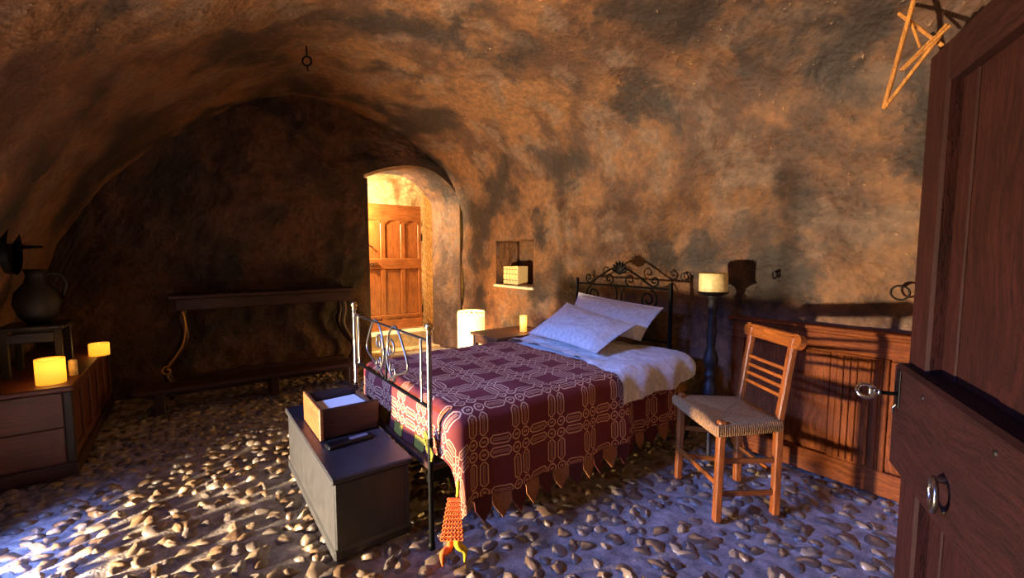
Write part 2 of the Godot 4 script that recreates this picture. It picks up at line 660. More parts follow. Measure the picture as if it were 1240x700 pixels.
func room() -> void:
	make_profile()
	var i_r := 0
	while prof[i_r].y < 1.75:
		i_r += 1
	var i_l := prof.size() - 1
	while prof[i_l].y < 1.10:
		i_l -= 1
	var wr := vault_strip("wall_right", "right wall of stained brown plaster with a small niche", 0, i_r)
	var ce := vault_strip("ceiling", "rough plastered barrel vault stained with soot", i_r, i_l)
	var wl := vault_strip("wall_left", "left foot of the plastered vault behind the wooden settle", i_l, prof.size() - 1)
	# masonry behind the plaster
	var s := begin()
	box(s, Vector3(3.16, -0.2, ZB - 1.6), Vector3(3.36, 3.2, ZF + 0.4), 0.01)
	part("masonry", s, M.limewash, wr)
	s = begin()
	box(s, Vector3(-2.0, 3.0, ZB - 1.6), Vector3(3.3, 3.2, ZF + 0.4), 0.01)
	part("masonry", s, M.limewash, ce)
	s = begin()
	box(s, Vector3(-1.95, -0.2, OZ0), Vector3(-1.75, 3.1, ZF + 0.4), 0.01)
	box(s, Vector3(-1.95, -0.2, ZB - 0.1), Vector3(-1.75, 3.1, OZ1), 0.01)
	box(s, Vector3(-1.95, 2.62, OZ1), Vector3(-1.75, 3.1, OZ0), 0.01)
	part("masonry", s, M.limewash, wl)
	# splayed reveal of the side doorway
	s = begin()
	var left := []
	for p in prof:
		if p.x < 0.5 and p.y <= OY + 1e-4:
			left.append(p)
	for z in [OZ0, OZ1]:
		sheet(s, left.size() - 1, 6, func(i, j):
			var p: Vector2 = left[i]
			var f: float = j / 6.0
			return Vector3(lerpf(p.x, -1.76, f), p.y + f * 0.95 * clampf(p.y / OY, 0.0, 1.0), z), func(i, j): return Vector2(0.1 + j * 0.04, left[i].y * 0.125), z == OZ1)
	var top: Vector2 = left[0]
	sheet(s, 8, 6, func(i, j): return Vector3(lerpf(top.x, -1.76, j / 6.0), OY + j / 6.0 * 0.95, lerpf(OZ0, OZ1, i / 8.0)), func(i, j): return Vector2(0.3 + i * 0.03, 0.4 + j * 0.03))
	part("doorway_reveal", s, M.plaster, wl)
	# unseen boards added across the doorway to block steep lamp and sky light
	for k in 4:
		s = begin()
		box(s, Vector3(-1.02, 0.91 + 0.172 * k, OZ1 - 0.01), Vector3(-0.98, 1.080 + 0.172 * k, OZ0 + 0.01), 0.005)
		part("light_blocker_board", s, M.dark_wood_h, wl)
	# niche
	s = begin()
	var nx := WX + 0.30
	var nc := Vector3(WX + 0.1, 1.1, -3.8)
	for q in [[Vector3(WX - 0.004, NY0, NZ0), Vector3(WX - 0.004, NY1, NZ0), Vector3(nx, NY1, NZ0 - 0.03), Vector3(nx, NY0, NZ0 - 0.03)],
			[Vector3(WX - 0.004, NY0, NZ1), Vector3(WX - 0.004, NY1, NZ1), Vector3(nx, NY1, NZ1 + 0.03), Vector3(nx, NY0, NZ1 + 0.03)],
			[Vector3(WX - 0.004, NY0, NZ0), Vector3(WX - 0.004, NY0, NZ1), Vector3(nx, NY0, NZ1 + 0.03), Vector3(nx, NY0, NZ0 - 0.03)],
			[Vector3(WX - 0.004, NY1, NZ0), Vector3(WX - 0.004, NY1, NZ1), Vector3(nx, NY1, NZ1 + 0.03), Vector3(nx, NY1, NZ0 - 0.03)],
			[Vector3(nx, NY0, NZ0 - 0.03), Vector3(nx, NY1, NZ0 - 0.03), Vector3(nx, NY1, NZ1 + 0.03), Vector3(nx, NY0, NZ1 + 0.03)]]:
		sheet(s, 12, 12, func(i, j):
			var p: Vector3 = q[0].lerp(q[1], i / 12.0).lerp(q[3].lerp(q[2], i / 12.0), j / 12.0)
			var w := 0.0 if i % 12 == 0 or j % 12 == 0 else 1.0
			return p + (p - nc).normalized() * fine.get_noise_3d(p.x * 14.0, p.y * 14.0, p.z * 14.0) * 0.02 * w, func(i, j): return Vector2(0.55 + i * 0.006, 0.3 + j * 0.005))
	part("niche", s, M.plaster, wr)
	s = begin()
	box(s, Vector3(WX - 0.03, NY0 - 0.015, NZ1 - 0.02), Vector3(nx - 0.02, NY0 + 0.012, NZ0 + 0.02), 0.006)
	part("niche_sill", s, M.limewash, wr, "worn pale sill of the niche")
	back_wall()
	front_wall()
	floor_and_cobbles()

func wall_bump(p: Vector3, amount := 1.0) -> float:
	return (fine.get_noise_3d(p.x * 1.2, p.y * 1.2, p.z + 7.0) * 0.05 + fine.get_noise_3d(p.x * 6.0, p.y * 6.0, p.z * 6.0) * 0.018 + fine.get_noise_3d(p.x * 18.0, p.y * 18.0, p.z * 18.0) * 0.008) * amount

func back_wall() -> void:
	var wb := struct("wall_back", "dark plastered end wall under the vault with an arched passage")
	var s := begin()
	var rows := 84
	var face := func(x0: float, x1: float, low: Callable, n: int) -> void:
		sheet(s, n, rows, func(i, j):
			var x := lerpf(x0, x1, float(i) / n)
			var lo: float = low.call(x)
			var y := lerpf(lo, maxf(vault_top(x), lo) + 0.10, float(j) / rows)
			var p := Vector3(x, y, ZB)
			var e := clampf(maxf(AX0 - x, y - 2.26) / 0.08, 0.0, 1.0)
			return p + Vector3(0, 0, wall_bump(p) * e), func(i, j):
			var x := lerpf(x0, x1, float(i) / n)
			var lo: float = low.call(x)
			return Vector2(0.08 + x / 5.6 + 0.2, 0.99 - lerpf(lo, maxf(vault_top(x), lo) + 0.1, float(j) / rows) / 8.0))
	face.call(-1.02, AX0, func(_x): return -0.05, 90)
	face.call(AX0, AX1, func(x): return arch_y(x), 36)
	face.call(AX1, WX + 0.06, func(_x): return -0.05, 4)
	part("plaster_face", s, M.dark_plaster, wb)
	# splayed reveal of the passage
	s = begin()
	var path := []
	for k in 22:
		path.append([Vector2(AX0, 2.06 * k / 21.0), Vector2(1.60, 2.02 * k / 21.0)])
	for k in 25:
		var t := k / 24.0
		var x := lerpf(AX0, AX1, t)
		var xi := lerpf(1.60, 2.62, t)
		path.append([Vector2(x, arch_y(x)), Vector2(xi, arch_y(x) - 0.03 - 0.04 * t)])
	for k in 22:
		path.append([Vector2(AX1, lerpf(arch_y(AX1), 0.0, (k + 1) / 22.0)), Vector2(2.62, lerpf(arch_y(AX1) - 0.07, 0.0, (k + 1) / 22.0))])
	var np := path.size()
	sheet(s, np - 1, 12, func(i, j):
		var f: float = j / 12.0
		var q: Vector2 = path[i][0].lerp(path[i][1], f * f * (3.0 - 2.0 * f))
		var p := Vector3(q.x, q.y, ZB - 0.42 * f)
		var w := sin(PI * f)
		return p + Vector3(-0.5 if q.x > 2.3 else 0.0, -0.4 if q.y > 1.9 else 0.0, 0.0) * (wall_bump(p, 0.8) * w), func(i, j): return Vector2(0.30 + j * 0.008, 0.05 + i * 0.0078), true)
	part("passage_reveal", s, M.plaster, wb)
	s = begin()
	box(s, Vector3(-2.0, -0.2, -5.30), Vector3(1.598, 3.1, -5.02), 0.01)
	box(s, Vector3(2.81, -0.2, -5.30), Vector3(3.3, 3.1, -5.02), 0.01)
	box(s, Vector3(1.59, 2.36, -5.30), Vector3(2.82, 3.1, -5.02), 0.01)
	part("masonry", s, M.limewash, wb)
	# the passage behind
	var pa := struct("wall_passage", "rough lit stone wall of the passage behind the panelled door")
	s = begin()
	sheet(s, 60, 60, func(i, j):
		var p := Vector3(lerpf(0.3, 3.2, i / 60.0), lerpf(0.0, 2.9, j / 60.0), -6.35)
		return p + Vector3(0, 0, wall_bump(p, 2.6)), null)
	part("rubble_face", s, M.rubble_plaster, pa)
	s = begin()
	box(s, Vector3(0.2, -0.2, -6.7), Vector3(0.35, 3.0, -5.2), 0.01)
	box(s, Vector3(2.95, -0.2, -6.7), Vector3(3.2, 3.0, -5.2), 0.01)
	box(s, Vector3(0.2, 2.7, -6.7), Vector3(3.2, 3.05, -5.2), 0.01)
	box(s, Vector3(0.2, -0.2, -6.7), Vector3(3.3, 3.05, -6.48), 0.01)
	box(s, Vector3(0.2, -0.1, -6.6), Vector3(3.1, 0.02, -5.2), 0.01)
	part("masonry", s, M.rubble_plaster, pa)
	# step under the panelled door
	s = begin()
	box(s, Vector3(1.62, 0.0, -6.3), Vector3(2.66, 0.22, -5.36), 0.02)
	part("step", s, M.limewash, pa, "pale limewashed step under the panelled door")
	# timber post of the door frame
	var tr := struct("trim_1", "dark red timber post at the left of the passage", Vector3(1.63, 0, -5.0))
	s = begin()
	box(s, Vector3(1.598, 0.0, -5.06), Vector3(1.652, 2.07, -4.93), 0.006)
	part("post", s, M.dark_wood_v, tr)
	s = begin()
	box(s, Vector3(1.585, 1.30, -5.0), Vector3(1.60, 1.36, -4.925), 0.003)
	part("hinge_plate", s, M.old_iron, tr)

func front_wall() -> void:
	var wf := struct("wall_front", "wall behind the camera with the entrance doorway")
	var s := begin()
	box(s, Vector3(-1.9, -0.2, ZF), Vector3(-0.42, 3.1, ZF + 0.35), 0.01)
	box(s, Vector3(0.66, -0.2, ZF), Vector3(3.3, 3.1, ZF + 0.35), 0.01)
	box(s, Vector3(-0.44, 1.80, ZF), Vector3(0.68, 3.1, ZF + 0.35), 0.01)
	part("masonry", s, M.limewash, wf)

# ---------------------------------------------------------------- cobbled floor
func stone_mesh(sd: int) -> ArrayMesh:
	var r := RandomNumberGenerator.new()
	r.seed = sd
	var s := begin()
	s.set_smooth_group(0)
	var seg := 9
	var levels := [[1.0, -0.55], [1.02, 0.05], [0.90, 0.52], [0.62, 0.86], [0.26, 1.0]]
	var wob := []
	for k in seg:
		wob.append(r.randf_range(0.70, 1.25))
	var rings := []
	for l in levels:
		var ring := []
		for k in seg:
			var a := TAU * k / seg
			var q: float = l[0] * lerpf(1.0, wob[k], 0.9) * r.randf_range(0.88, 1.12)
			ring.append(Vector3(cos(a) * q, l[1] + r.randf_range(-0.17, 0.15), sin(a) * q))
		rings.append(ring)
	var top := Vector3(r.randf_range(-0.1, 0.1), 1.0 + r.randf_range(-0.05, 0.12), r.randf_range(-0.1, 0.1))
	for i in rings.size() - 1:
		if i == 1:
			s.set_smooth_group(1)
		for k in seg:
			poly(s, [rings[i][k], rings[i][(k + 1) % seg], rings[i + 1][(k + 1) % seg], rings[i + 1][k]], Vector3(0, -0.2, 0))
	for k in seg:
		tri(s, rings[-1][k], rings[-1][(k + 1) % seg], top, Vector3(0, -0.2, 0))
	s.generate_normals()
	return s.commit()

func floor_and_cobbles() -> void:
	var fl := struct("floor", "cobbled floor of small rounded stones set in mortar")
	var s := begin()
	var low := func(x: float, z: float) -> float:
		return -0.016 + fine.get_noise_2d(x * 2.0, z * 2.0) * 0.007 + fine.get_noise_2d(x * 9.0 + 50.0, z * 9.0) * 0.005
	sheet(s, 150, 150, func(i, j):
		var x := lerpf(-1.9, WX + 0.1, i / 150.0)
		var z := lerpf(ZF + 0.8, ZB - 0.45, j / 150.0)
		return Vector3(x, low.call(x, z), z), null, true)
	part("mortar", s, M.mortar, fl)
	s = begin()
	box(s, Vector3(-2.2, -0.2, ZB - 0.5), Vector3(3.3, -0.05, ZF + 0.9), 0.01)
	part("ground_slab", s, M.mortar, fl)
	var shapes := []
	for k in 8:
		shapes.append(stone_mesh(900 + k))
	var mats := [M.cobble_pale, M.cobble_brown, M.cobble_grey]
	var r := RandomNumberGenerator.new()
	r.seed = 77
	var spots := []
	var step := 0.080
	var cam := Vector3(0, 1.22, 0)
	var nz := 0
	var z := ZB + 0.02
	while z < 0.15:
		var x := -1.7 + (0.5 * step if nz % 2 else 0.0)
		while x < WX - 0.03:
			var p := Vector3(x + r.randf_range(-0.030, 0.030), 0, z + r.randf_range(-0.028, 0.028))
			var a := r.randf_range(0, TAU)
			var long := r.randf_range(0.028, 0.053)
			var wide := long * r.randf_range(0.52, 0.88)
			var high := r.randf_range(0.014, 0.024)
			var kind := r.randi() % 8
			var tone := r.randi() % 3
			var drop := r.randf() < 0.10
			x += step
			var hidden: bool = (p.x < -0.58 and p.z < -3.36) or (p.x > 0.45 and p.x < 0.74 and p.z < -1.78 and p.z > -2.7) or (p.x < -1.0 and (p.z > OZ0 or p.z < OZ1)) or (p.x > 1.65 and p.z < -4.85)
			if drop or hidden:
				continue
			var b := Basis(Vector3.UP, a) * Basis(Vector3.RIGHT, r.randf_range(-0.22, 0.22)) * Basis(Vector3.BACK, r.randf_range(-0.22, 0.22))
			b = b * Basis.from_scale(Vector3(long, high, wide))
			p.y = low.call(p.x, p.z) + 0.001 - high * 0.28
			spots.append([Transform3D(b, p), kind, tone, shown(p)])
		z += step * 0.9
		nz += 1
	spots.sort_custom(func(a, b): return a[3] > b[3])
	var rest := {}
	for i in spots.size():
		var q: Array = spots[i]
		if i < 300:
			var o := MeshInstance3D.new()
			o.mesh = shapes[q[1]]
			o.material_override = mats[q[2]]
			o.name = "cobblestone"
			fl.add_child(o, true)
			o.transform = q[0]
		else:
			var key := "%d_%d" % [q[1] % 4, q[2]]
			if not rest.has(key):
				rest[key] = []
			rest[key].append(q)
	# the many smaller-looking stones: one joined part
	s = begin()
	var joined := [begin(), begin(), begin()]
	for key in rest:
		for q in rest[key]:
			joined[q[2]].append_from(shapes[q[1]], 0, q[0])
	for k in 3:
		var o := MeshInstance3D.new()
		o.mesh = joined[k].commit()
		o.mesh.surface_set_material(0, mats[k])
		o.name = "far_cobblestones"
		fl.add_child(o, true)
		o.set_meta("kind", "stuff")

var cam_basis := Basis(Vector3.UP, deg_to_rad(-36.5)) * Basis(Vector3.RIGHT, deg_to_rad(-4.5))
# how large a floor stone shows in the photograph (0 when out of the frame or behind furniture)
func shown(p: Vector3) -> float:
	var q := cam_basis.inverse() * (p - Vector3(0, 1.22, 0))
	if q.z > -0.3:
		return 0.0
	var u := 620.0 + 530.0 * q.x / -q.z
	var v := 350.0 - 530.0 * q.y / -q.z
	if u < 2.0 or u > 1092.0 or v > 698.0:
		return 0.0
	if (u > 350 and u < 515 and v > 480 and v < 680 and u < 520 and v < 690 - (u - 400) * 0.35) or (p.x > 0.8 and p.z < -1.56 and p.z > -2.6):
		return 0.0
	return 1.0 / q.length()

# ---------------------------------------------------------------- bed
const TY := 0.575         # top of the bedding
const FX := 0.885          # where the cloth turns down: foot, near side, far side
const NZ := -1.565
const FZ := -2.56

func roll(e: float, r: float) -> Vector2:      # (out, drop) of cloth that runs e past an edge of radius r
	if e <= 0.0:
		return Vector2.ZERO
	if e < r * PI / 2:
		return Vector2(r * sin(e / r), r * (1.0 - cos(e / r)))
	return Vector2(r, r + e - r * PI / 2)

# where a point of a cloth laid on the bed comes to lie; cx, cz are the cloth's own flat measures
func drape(cx: float, cz: float, lift: float, head := 9.0) -> Vector3:
	var ex := maxf(FX - cx, 0.0)
	var hx := maxf(cx - head, 0.0)
	var ez := maxf(cz - NZ, 0.0)
	var fz := maxf(FZ - cz, 0.0)
	var over := Vector2(-ex + hx, ez - fz)
	var e := over.length()
	var base := Vector3(clampf(cx, FX, head), TY + lift, clampf(cz, FZ, NZ))
	base.y += 0.010 * fine.get_noise_2d(cx * 3.0, cz * 3.0) + 0.004 * fine.get_noise_2d(cx * 11.0, cz * 11.0)
	if e <= 0.0:
		return base
	var d := over / e
	var o := roll(e, 0.055 + lift)
	var wave := 0.014 * sin(cx * 17.0 + 1.0 + 2.0 * fine.get_noise_2d(cx, 3.0)) * absf(d.y) + 0.012 * sin(cz * 15.0) * absf(d.x)
	var out := o.x + lift + wave * clampf(o.y / 0.3, 0.0, 1.0) + 0.05 * maxf(o.y - 0.1, 0.0)
	return base + Vector3(d.x * out, -o.y, d.y * out)

func cloth(s: SurfaceTool, x0: float, x1: float, z0: float, z1: float, lift: float, nx: int, nz: int, head := 9.0, tile := 0.215) -> void:
	var f := func(i, j): return drape(lerpf(x0, x1, float(i) / nx), lerpf(z0, z1, float(j) / nz), lift, head)
	var uv := func(i, j): return Vector2((lerpf(x0, x1, float(i) / nx) - 0.93) / tile, (lerpf(z0, z1, float(j) / nz) - NZ) / tile)
	sheet(s, nx, nz, f, uv)

func pennant(called: String, a: Vector3, b: Vector3, out: Vector3, drop: float, m: Material, parent: Node3D, curl := 0.0) -> void:
	# a pointed piece of fringe hanging from the edge a-b
	var s := begin()
	var w := b - a
	var pts := [a, b, b + Vector3(0, -drop * 0.45, 0) - w * 0.02 + out * 0.006, a + w * 0.5 + Vector3(0, -drop, 0) + out * (0.012 + curl), a + Vector3(0, -drop * 0.45, 0) + w * 0.02 + out * 0.006]
	var t := out * 0.003
	s.set_smooth_group(-1)
	var front := []
	var back := []
	for p in pts:
		front.append(p + t)
		back.append(p - t)
	var c: Vector3 = (a + b) * 0.5 + Vector3(0, -drop * 0.4, 0) + out * 0.003
	poly(s, front, c - out)
	poly(s, back, c + out)
	for k in 5:
		poly(s, [front[k], front[(k + 1) % 5], back[(k + 1) % 5], back[k]], c)
	part(called, s, m, parent)

func bed() -> void:
	var b := thing("iron_bed", "wrought iron single bed with steel posts and scrollwork footboard", "bed", Vector3(1.67, 0, -2.08))
	var px := 0.762
	var zn := -1.59
	var zf := -2.57
	for z in [zn, zf]:
		var s := begin()
		tube(s, [Vector3(px, 0.47, z), Vector3(px, 0.905, z)], 0.0105, 12)
		var p := part("foot_post", s, M.steel, b)
		s = begin()
		tube(s, [Vector3(px, 0.02, z), Vector3(px, 0.475, z)], 0.0115, 12)
		part("leg", s, M.iron, p)  # darker than the post above: shade on the leg put into its colour
		s = begin()
		lathe(s, Vector3(px, 0.90, z), [Vector2(0, 0), Vector2(0.012, 0.001), Vector2(0.014, 0.008), Vector2(0.009, 0.012), Vector2(0.017, 0.022), Vector2(0.019, 0.032), Vector2(0.014, 0.045), Vector2(0, 0.050)], 14)
		part("ball_finial", s, M.brass, p)
		s = begin()
		lathe(s, Vector3(px, 0.0, z), [Vector2(0, 0), Vector2(0.016, 0), Vector2(0.013, 0.03), Vector2(0, 0.031)], 12)
		part("foot_cap", s, M.iron, p)
	var rail := func(called: String, y: float, r: float, m: Material) -> void:
		var s := begin()
		tube(s, [Vector3(px, y, zn), Vector3(px, y, zf)], r, 8)
		part(called, s, m, b)
	rail.call("top_rail", 0.875, 0.006, M.steel)
	rail.call("lower_rail", 0.60, 0.008, M.iron)
	for z in [zn - 0.075, zf + 0.075]:
		var s := begin()
		tube(s, [Vector3(px, 0.60, z), Vector3(px, 0.875, z)], 0.0055, 8)
		part("upright_bar", s, M.steel, b)
	# scrollwork, mirrored about the middle
	var mid := (zn + zf) * 0.5
	var P := func(z: float, y: float) -> Vector3: return Vector3(px, y, mid + z)
	for q in [-1.0, 1.0]:
		var s := begin()
		tube(s, curve([P.call(0.03 * q, 0.61), P.call(0.13 * q, 0.655), P.call(0.27 * q, 0.71), P.call(0.23 * q, 0.80), P.call(0.14 * q, 0.885), P.call(0.055 * q, 0.84), P.call(0.02 * q, 0.74), P.call(0.05 * q, 0.66), P.call(0.12 * q, 0.62)], 8), 0.0055, 8)
		part("heart_scroll", s, M.scroll_steel, b)
		s = begin()
		tube(s, spiral(P.call(0.085 * q, 0.775), Vector3(0, 0, q), Vector3.UP, 0.052, 0.014, PI * 1.3, -PI * 1.2, 26), 0.005, 8)
		part("scroll", s, M.scroll_steel, b)
		s = begin()
		tube(s, spiral(P.call(0.10 * q, 0.665), Vector3(0, 0, q), Vector3.UP, 0.045, 0.012, PI * 0.7, PI * 2.9, 26), 0.005, 8)
		part("scroll", s, M.scroll_steel, b)
	var s := begin()
	tube(s, curve([P.call(0, 0.60), P.call(0.01, 0.68), P.call(-0.01, 0.76)], 6), 0.007, 8)
	part("centre_stem", s, M.iron, b)
	# side rails and legs at the head
	var hx := 2.60
	for z in [zn - 0.03, zf + 0.03]:
		s = begin()
		box(s, Vector3(px, 0.27, z - 0.012), Vector3(hx, 0.31, z + 0.012), 0.003)
		part("side_rail", s, M.iron, b)
	s = begin()
	box(s, Vector3(px + 0.01, 0.315, zf + 0.02), Vector3(hx - 0.01, 0.345, zn - 0.02), 0.004)
	part("slat_base", s, M.dark_wood_h, b)
	# headboard
	for z in [-1.72, -2.60]:
		s = begin()
		tube(s, [Vector3(hx, 0.0, z), Vector3(hx, 1.03, z)], 0.014, 10)
		part("head_post", s, M.iron, b)
	for y in [0.62, 0.985]:
		s = begin()
		tube(s, [Vector3(hx, y, -1.72), Vector3(hx, y, -2.60)], 0.008, 8)
		part("head_rail", s, M.iron, b)
	var hm := -2.16
	var H := func(z: float, y: float) -> Vector3: return Vector3(hx, y, hm + z)
	for q in [-1.0, 1.0]:
		s = begin()
		tube(s, curve([H.call(0.44 * q, 0.985), H.call(0.30 * q, 0.995), H.call(0.18 * q, 1.06), H.call(0.08 * q, 1.11), H.call(0.0, 1.13)], 8), 0.008, 8)
		part("crest_scroll", s, M.iron, b)
		s = begin()
		tube(s, spiral(H.call(0.26 * q, 0.90), Vector3(0, 0, q), Vector3.UP, 0.078, 0.016, PI * 0.4, -PI * 3.0, 36), 0.007, 8)
		part("head_scroll", s, M.iron, b)
		s = begin()
		tube(s, spiral(H.call(0.10 * q, 1.035), Vector3(0, 0, q), Vector3.UP, 0.045, 0.012, PI * 1.4, -PI * 0.9, 24), 0.006, 8)
		part("head_scroll", s, M.iron, b)
		s = begin()
		tube(s, spiral(H.call(0.31 * q, 1.035), Vector3(0, 0, q), Vector3.UP, 0.035, 0.010, -PI * 0.5, PI * 1.8, 24), 0.006, 8)
		part("head_scroll", s, M.iron, b)
		s = begin()
		tube(s, curve([H.call(0.02 * q, 0.66), H.call(0.06 * q, 0.80), H.call(0.02 * q, 0.90), H.call(0.05 * q, 0.985)], 8), 0.006, 8)
		part("stem", s, M.iron, b)
	for k in 7:
		s = begin()
		var a := lerpf(-1.15, 1.15, k / 6.0)
		var tip: Vector3 = H.call(sin(a) * 0.085, 1.075 + cos(a) * 0.10)
		tube(s, [H.call(0, 1.075), H.call(sin(a) * 0.05, 1.075 + cos(a) * 0.06), tip], [0.006, 0.017, 0.003], 8)
		part("crest_leaf", s, M.iron, b)
	# wooden board end under the mattress at the head
	s = begin()
	box(s, Vector3(2.44, 0.345, -1.66), Vector3(2.56, 0.405, -1.55), 0.006)
	part("board_end", s, M.pale_wood, b, "pale wooden block at the head of the bed base")

	var mt := thing("mattress", "single mattress hidden under the sheet and coverlet", "mattress", Vector3(1.67, 0.35, -2.08))
	s = begin()
	box(s, Vector3(0.84, 0.35, -2.585), Vector3(2.52, 0.572, -1.555), 0.05)
	part("mattress_body", s, M.linen, mt)

	# coverlet
	var cv := thing("coverlet", "red and tan woven coverlet with octagon pattern and pointed fringe", "blanket", Vector3(1.3, 0.2, -2.0))
	var hang := 0.425
	var foot := 0.235
	s = begin()
	cloth(s, FX - foot, 1.87, FZ - hang, NZ + hang, 0.012, 70, 110)
	part("woven_cloth", s, M.coverlet, cv)
	var along := func(x0: float, x1: float, n: int, lift: float, first: int, hang_: float) -> void:
		for k in n:
			var a := drape(lerpf(x0, x1, k / float(n)) + 0.002, NZ + hang_ - 0.012, lift)
			var c := drape(lerpf(x0, x1, (k + 1) / float(n)) - 0.002, NZ + hang_ - 0.012, lift)
			var tan_ := (k + first) % 2 == 0
			pennant("fringe_point", a, c, Vector3(0, 0, 1), 0.105 + 0.02 * fine.get_noise_1d(k * 37.0), M.fringe_tan if tan_ else M.fringe_red, cv, 0.02 * fine.get_noise_1d(k * 91.0))
	along.call(0.90, 1.86, 11, 0.012, 1, hang)
	for k in 8:      # along the foot
		var a := drape(FX - foot + 0.01, lerpf(-1.62, -2.50, k / 8.0) - 0.002, 0.012)
		var c := drape(FX - foot + 0.01, lerpf(-1.62, -2.50, (k + 1) / 8.0) + 0.002, 0.012)
		pennant("fringe_point", a, c, Vector3(-1, 0, 0), 0.10, [M.fringe_red, M.wool_olive][k % 2], cv)
	# corner: orange crochet and two knitted points reaching the floor
	var corner := drape(FX - foot + 0.01, NZ + hang - 0.01, 0.012) + Vector3(-0.045, 0, 0.012)
	s = begin()
	s.set_smooth_group(-1)
	for k in 10:
		for j in 6:
			var wide := 0.55 + 0.07 * k
			var c := corner + Vector3(-0.01 + 0.0105 * (j - 1.6) * wide - 0.0025 * k, 0.115 - k * 0.0165, 0.012 + 0.007 * j * wide)
			tube(s, ring_points(c, Vector3(0.75, 0, 0.66), Vector3.UP, 0.0068, 6), 0.0034, 5, false)
	part("crochet_panel", s, M.wool_orange, cv, "orange crochet at the coverlet corner")
	for q in [[Vector3(-0.035, -0.09, 0.0), Vector3(-0.05, -0.135, 0.01), M.wool_orange], [Vector3(0.015, -0.07, 0.03), Vector3(0.03, -0.13, 0.04), M.wool_yellow]]:
		s = begin()
		var a: Vector3 = corner + Vector3(q[0].x * 0.4, q[0].y, q[0].z)
		var e: Vector3 = corner + q[1]
		e.y = 0.008
		tube(s, curve([a + Vector3(0, 0.06, 0), a, e + Vector3(0, 0.05, 0), e], 5), [0.006, 0.008, 0.010, 0.012, 0.014, 0.015, 0.016, 0.016, 0.015, 0.014, 0.013, 0.011, 0.009, 0.007, 0.005, 0.003], 6)
		part("knitted_point", s, q[2], cv)
	s = begin()
	tube(s, curve([corner + Vector3(0.028, 0.17, 0.0), corner + Vector3(0.018, 0.12, 0.012), corner + Vector3(0.005, 0.05, 0.02)], 6), 0.007, 6)
	part("yellow_cord", s, M.wool_yellow, cv)
	for k in 3:
		s = begin()
		var c := Vector3(0.772, 0.475 - 0.025 * k, -1.60 + 0.02 * k)
		for j in 5:
			tube(s, ring_points(c + Vector3(-0.012, -0.008 * j, 0.008 * (j % 3) - 0.03), Vector3(0, 0.3, 0.9).normalized(), Vector3.UP, 0.012, 7), 0.005, 5, false)
		part("wool_tuft", s, M.wool_olive, cv)

	# the skirt of the same cloth under the turned-down sheet
	var sk := thing("bed_skirt", "patterned red valance hanging below the white sheet at the head", "blanket", Vector3(2.1, 0.2, -1.56))
	s = begin()
	sheet(s, 24, 14, func(i, j):
		var x := lerpf(1.885, 2.40, i / 24.0)
		return drape(x, NZ + lerpf(0.05, 0.385, j / 14.0), -0.012) + Vector3(0, 0, 0.008 * sin(x * 40.0)), func(i, j): return Vector2(lerpf(1.885, 2.40, i / 24.0) / 0.215, lerpf(0.05, 0.385, j / 14.0) / 0.215 + 0.3))
	part("woven_cloth", s, M.coverlet, sk)
	for k in 5:
		var a := drape(lerpf(1.885, 2.40, k / 5.0) + 0.003, NZ + 0.378, -0.012)
		var c := drape(lerpf(1.885, 2.40, (k + 1) / 5.0) - 0.003, NZ + 0.378, -0.012)
		pennant("fringe_point", a, c, Vector3(0, 0, 1), 0.10, [M.fringe_red, M.fringe_tan][k % 2], sk)

	# sheet
	var sh := thing("bed_sheet", "white linen sheet turned down over the head of the bed", "sheet", Vector3(2.15, 0.45, -2.08))
	s = begin()
	sheet(s, 60, 90, func(i, j):
		var t: float = i / 60.0
		var cz := lerpf(FZ - 0.14, NZ + 0.205 - 0.055 * smoothstep(0.55, 1.0, t), j / 90.0)
		var edge := lerpf(1.80, 1.92, smoothstep(0.0, 1.0, clampf((NZ - cz) / 0.5, 0.0, 1.0)))
		var cx := lerpf(edge, 2.62, t)
		var p := drape(cx, cz, 0.024, 2.46)
		var fold := fine.get_noise_2d(cx * 7.0, cz * 2.5 + 40.0)
		p.y += 0.016 * fold * clampf((NZ - cz) / 0.1 + 1.0, 0.3, 1.0)
		if cz > NZ:
			p.z += 0.012 * sin(cx * 26.0 + cz * 9.0) * clampf((cz - NZ) / 0.12, 0.0, 1.0)
		return p, null)
	part("linen_cloth", s, M.linen, sh)

	pillow("white linen pillow lying in front, plain hem towards the coverlet", [Vector3(2.00, 0.640, -2.50), Vector3(1.945, 0.630, -1.775), Vector3(2.275, 0.775, -1.74), Vector3(2.36, 0.845, -2.47)], 0.07, 3)
	pillow("white linen pillow propped against the iron headboard", [Vector3(2.36, 0.665, -2.50), Vector3(2.36, 0.655, -1.775), Vector3(2.545, 0.865, -1.735), Vector3(2.52, 0.915, -2.50)], 0.065, 8)

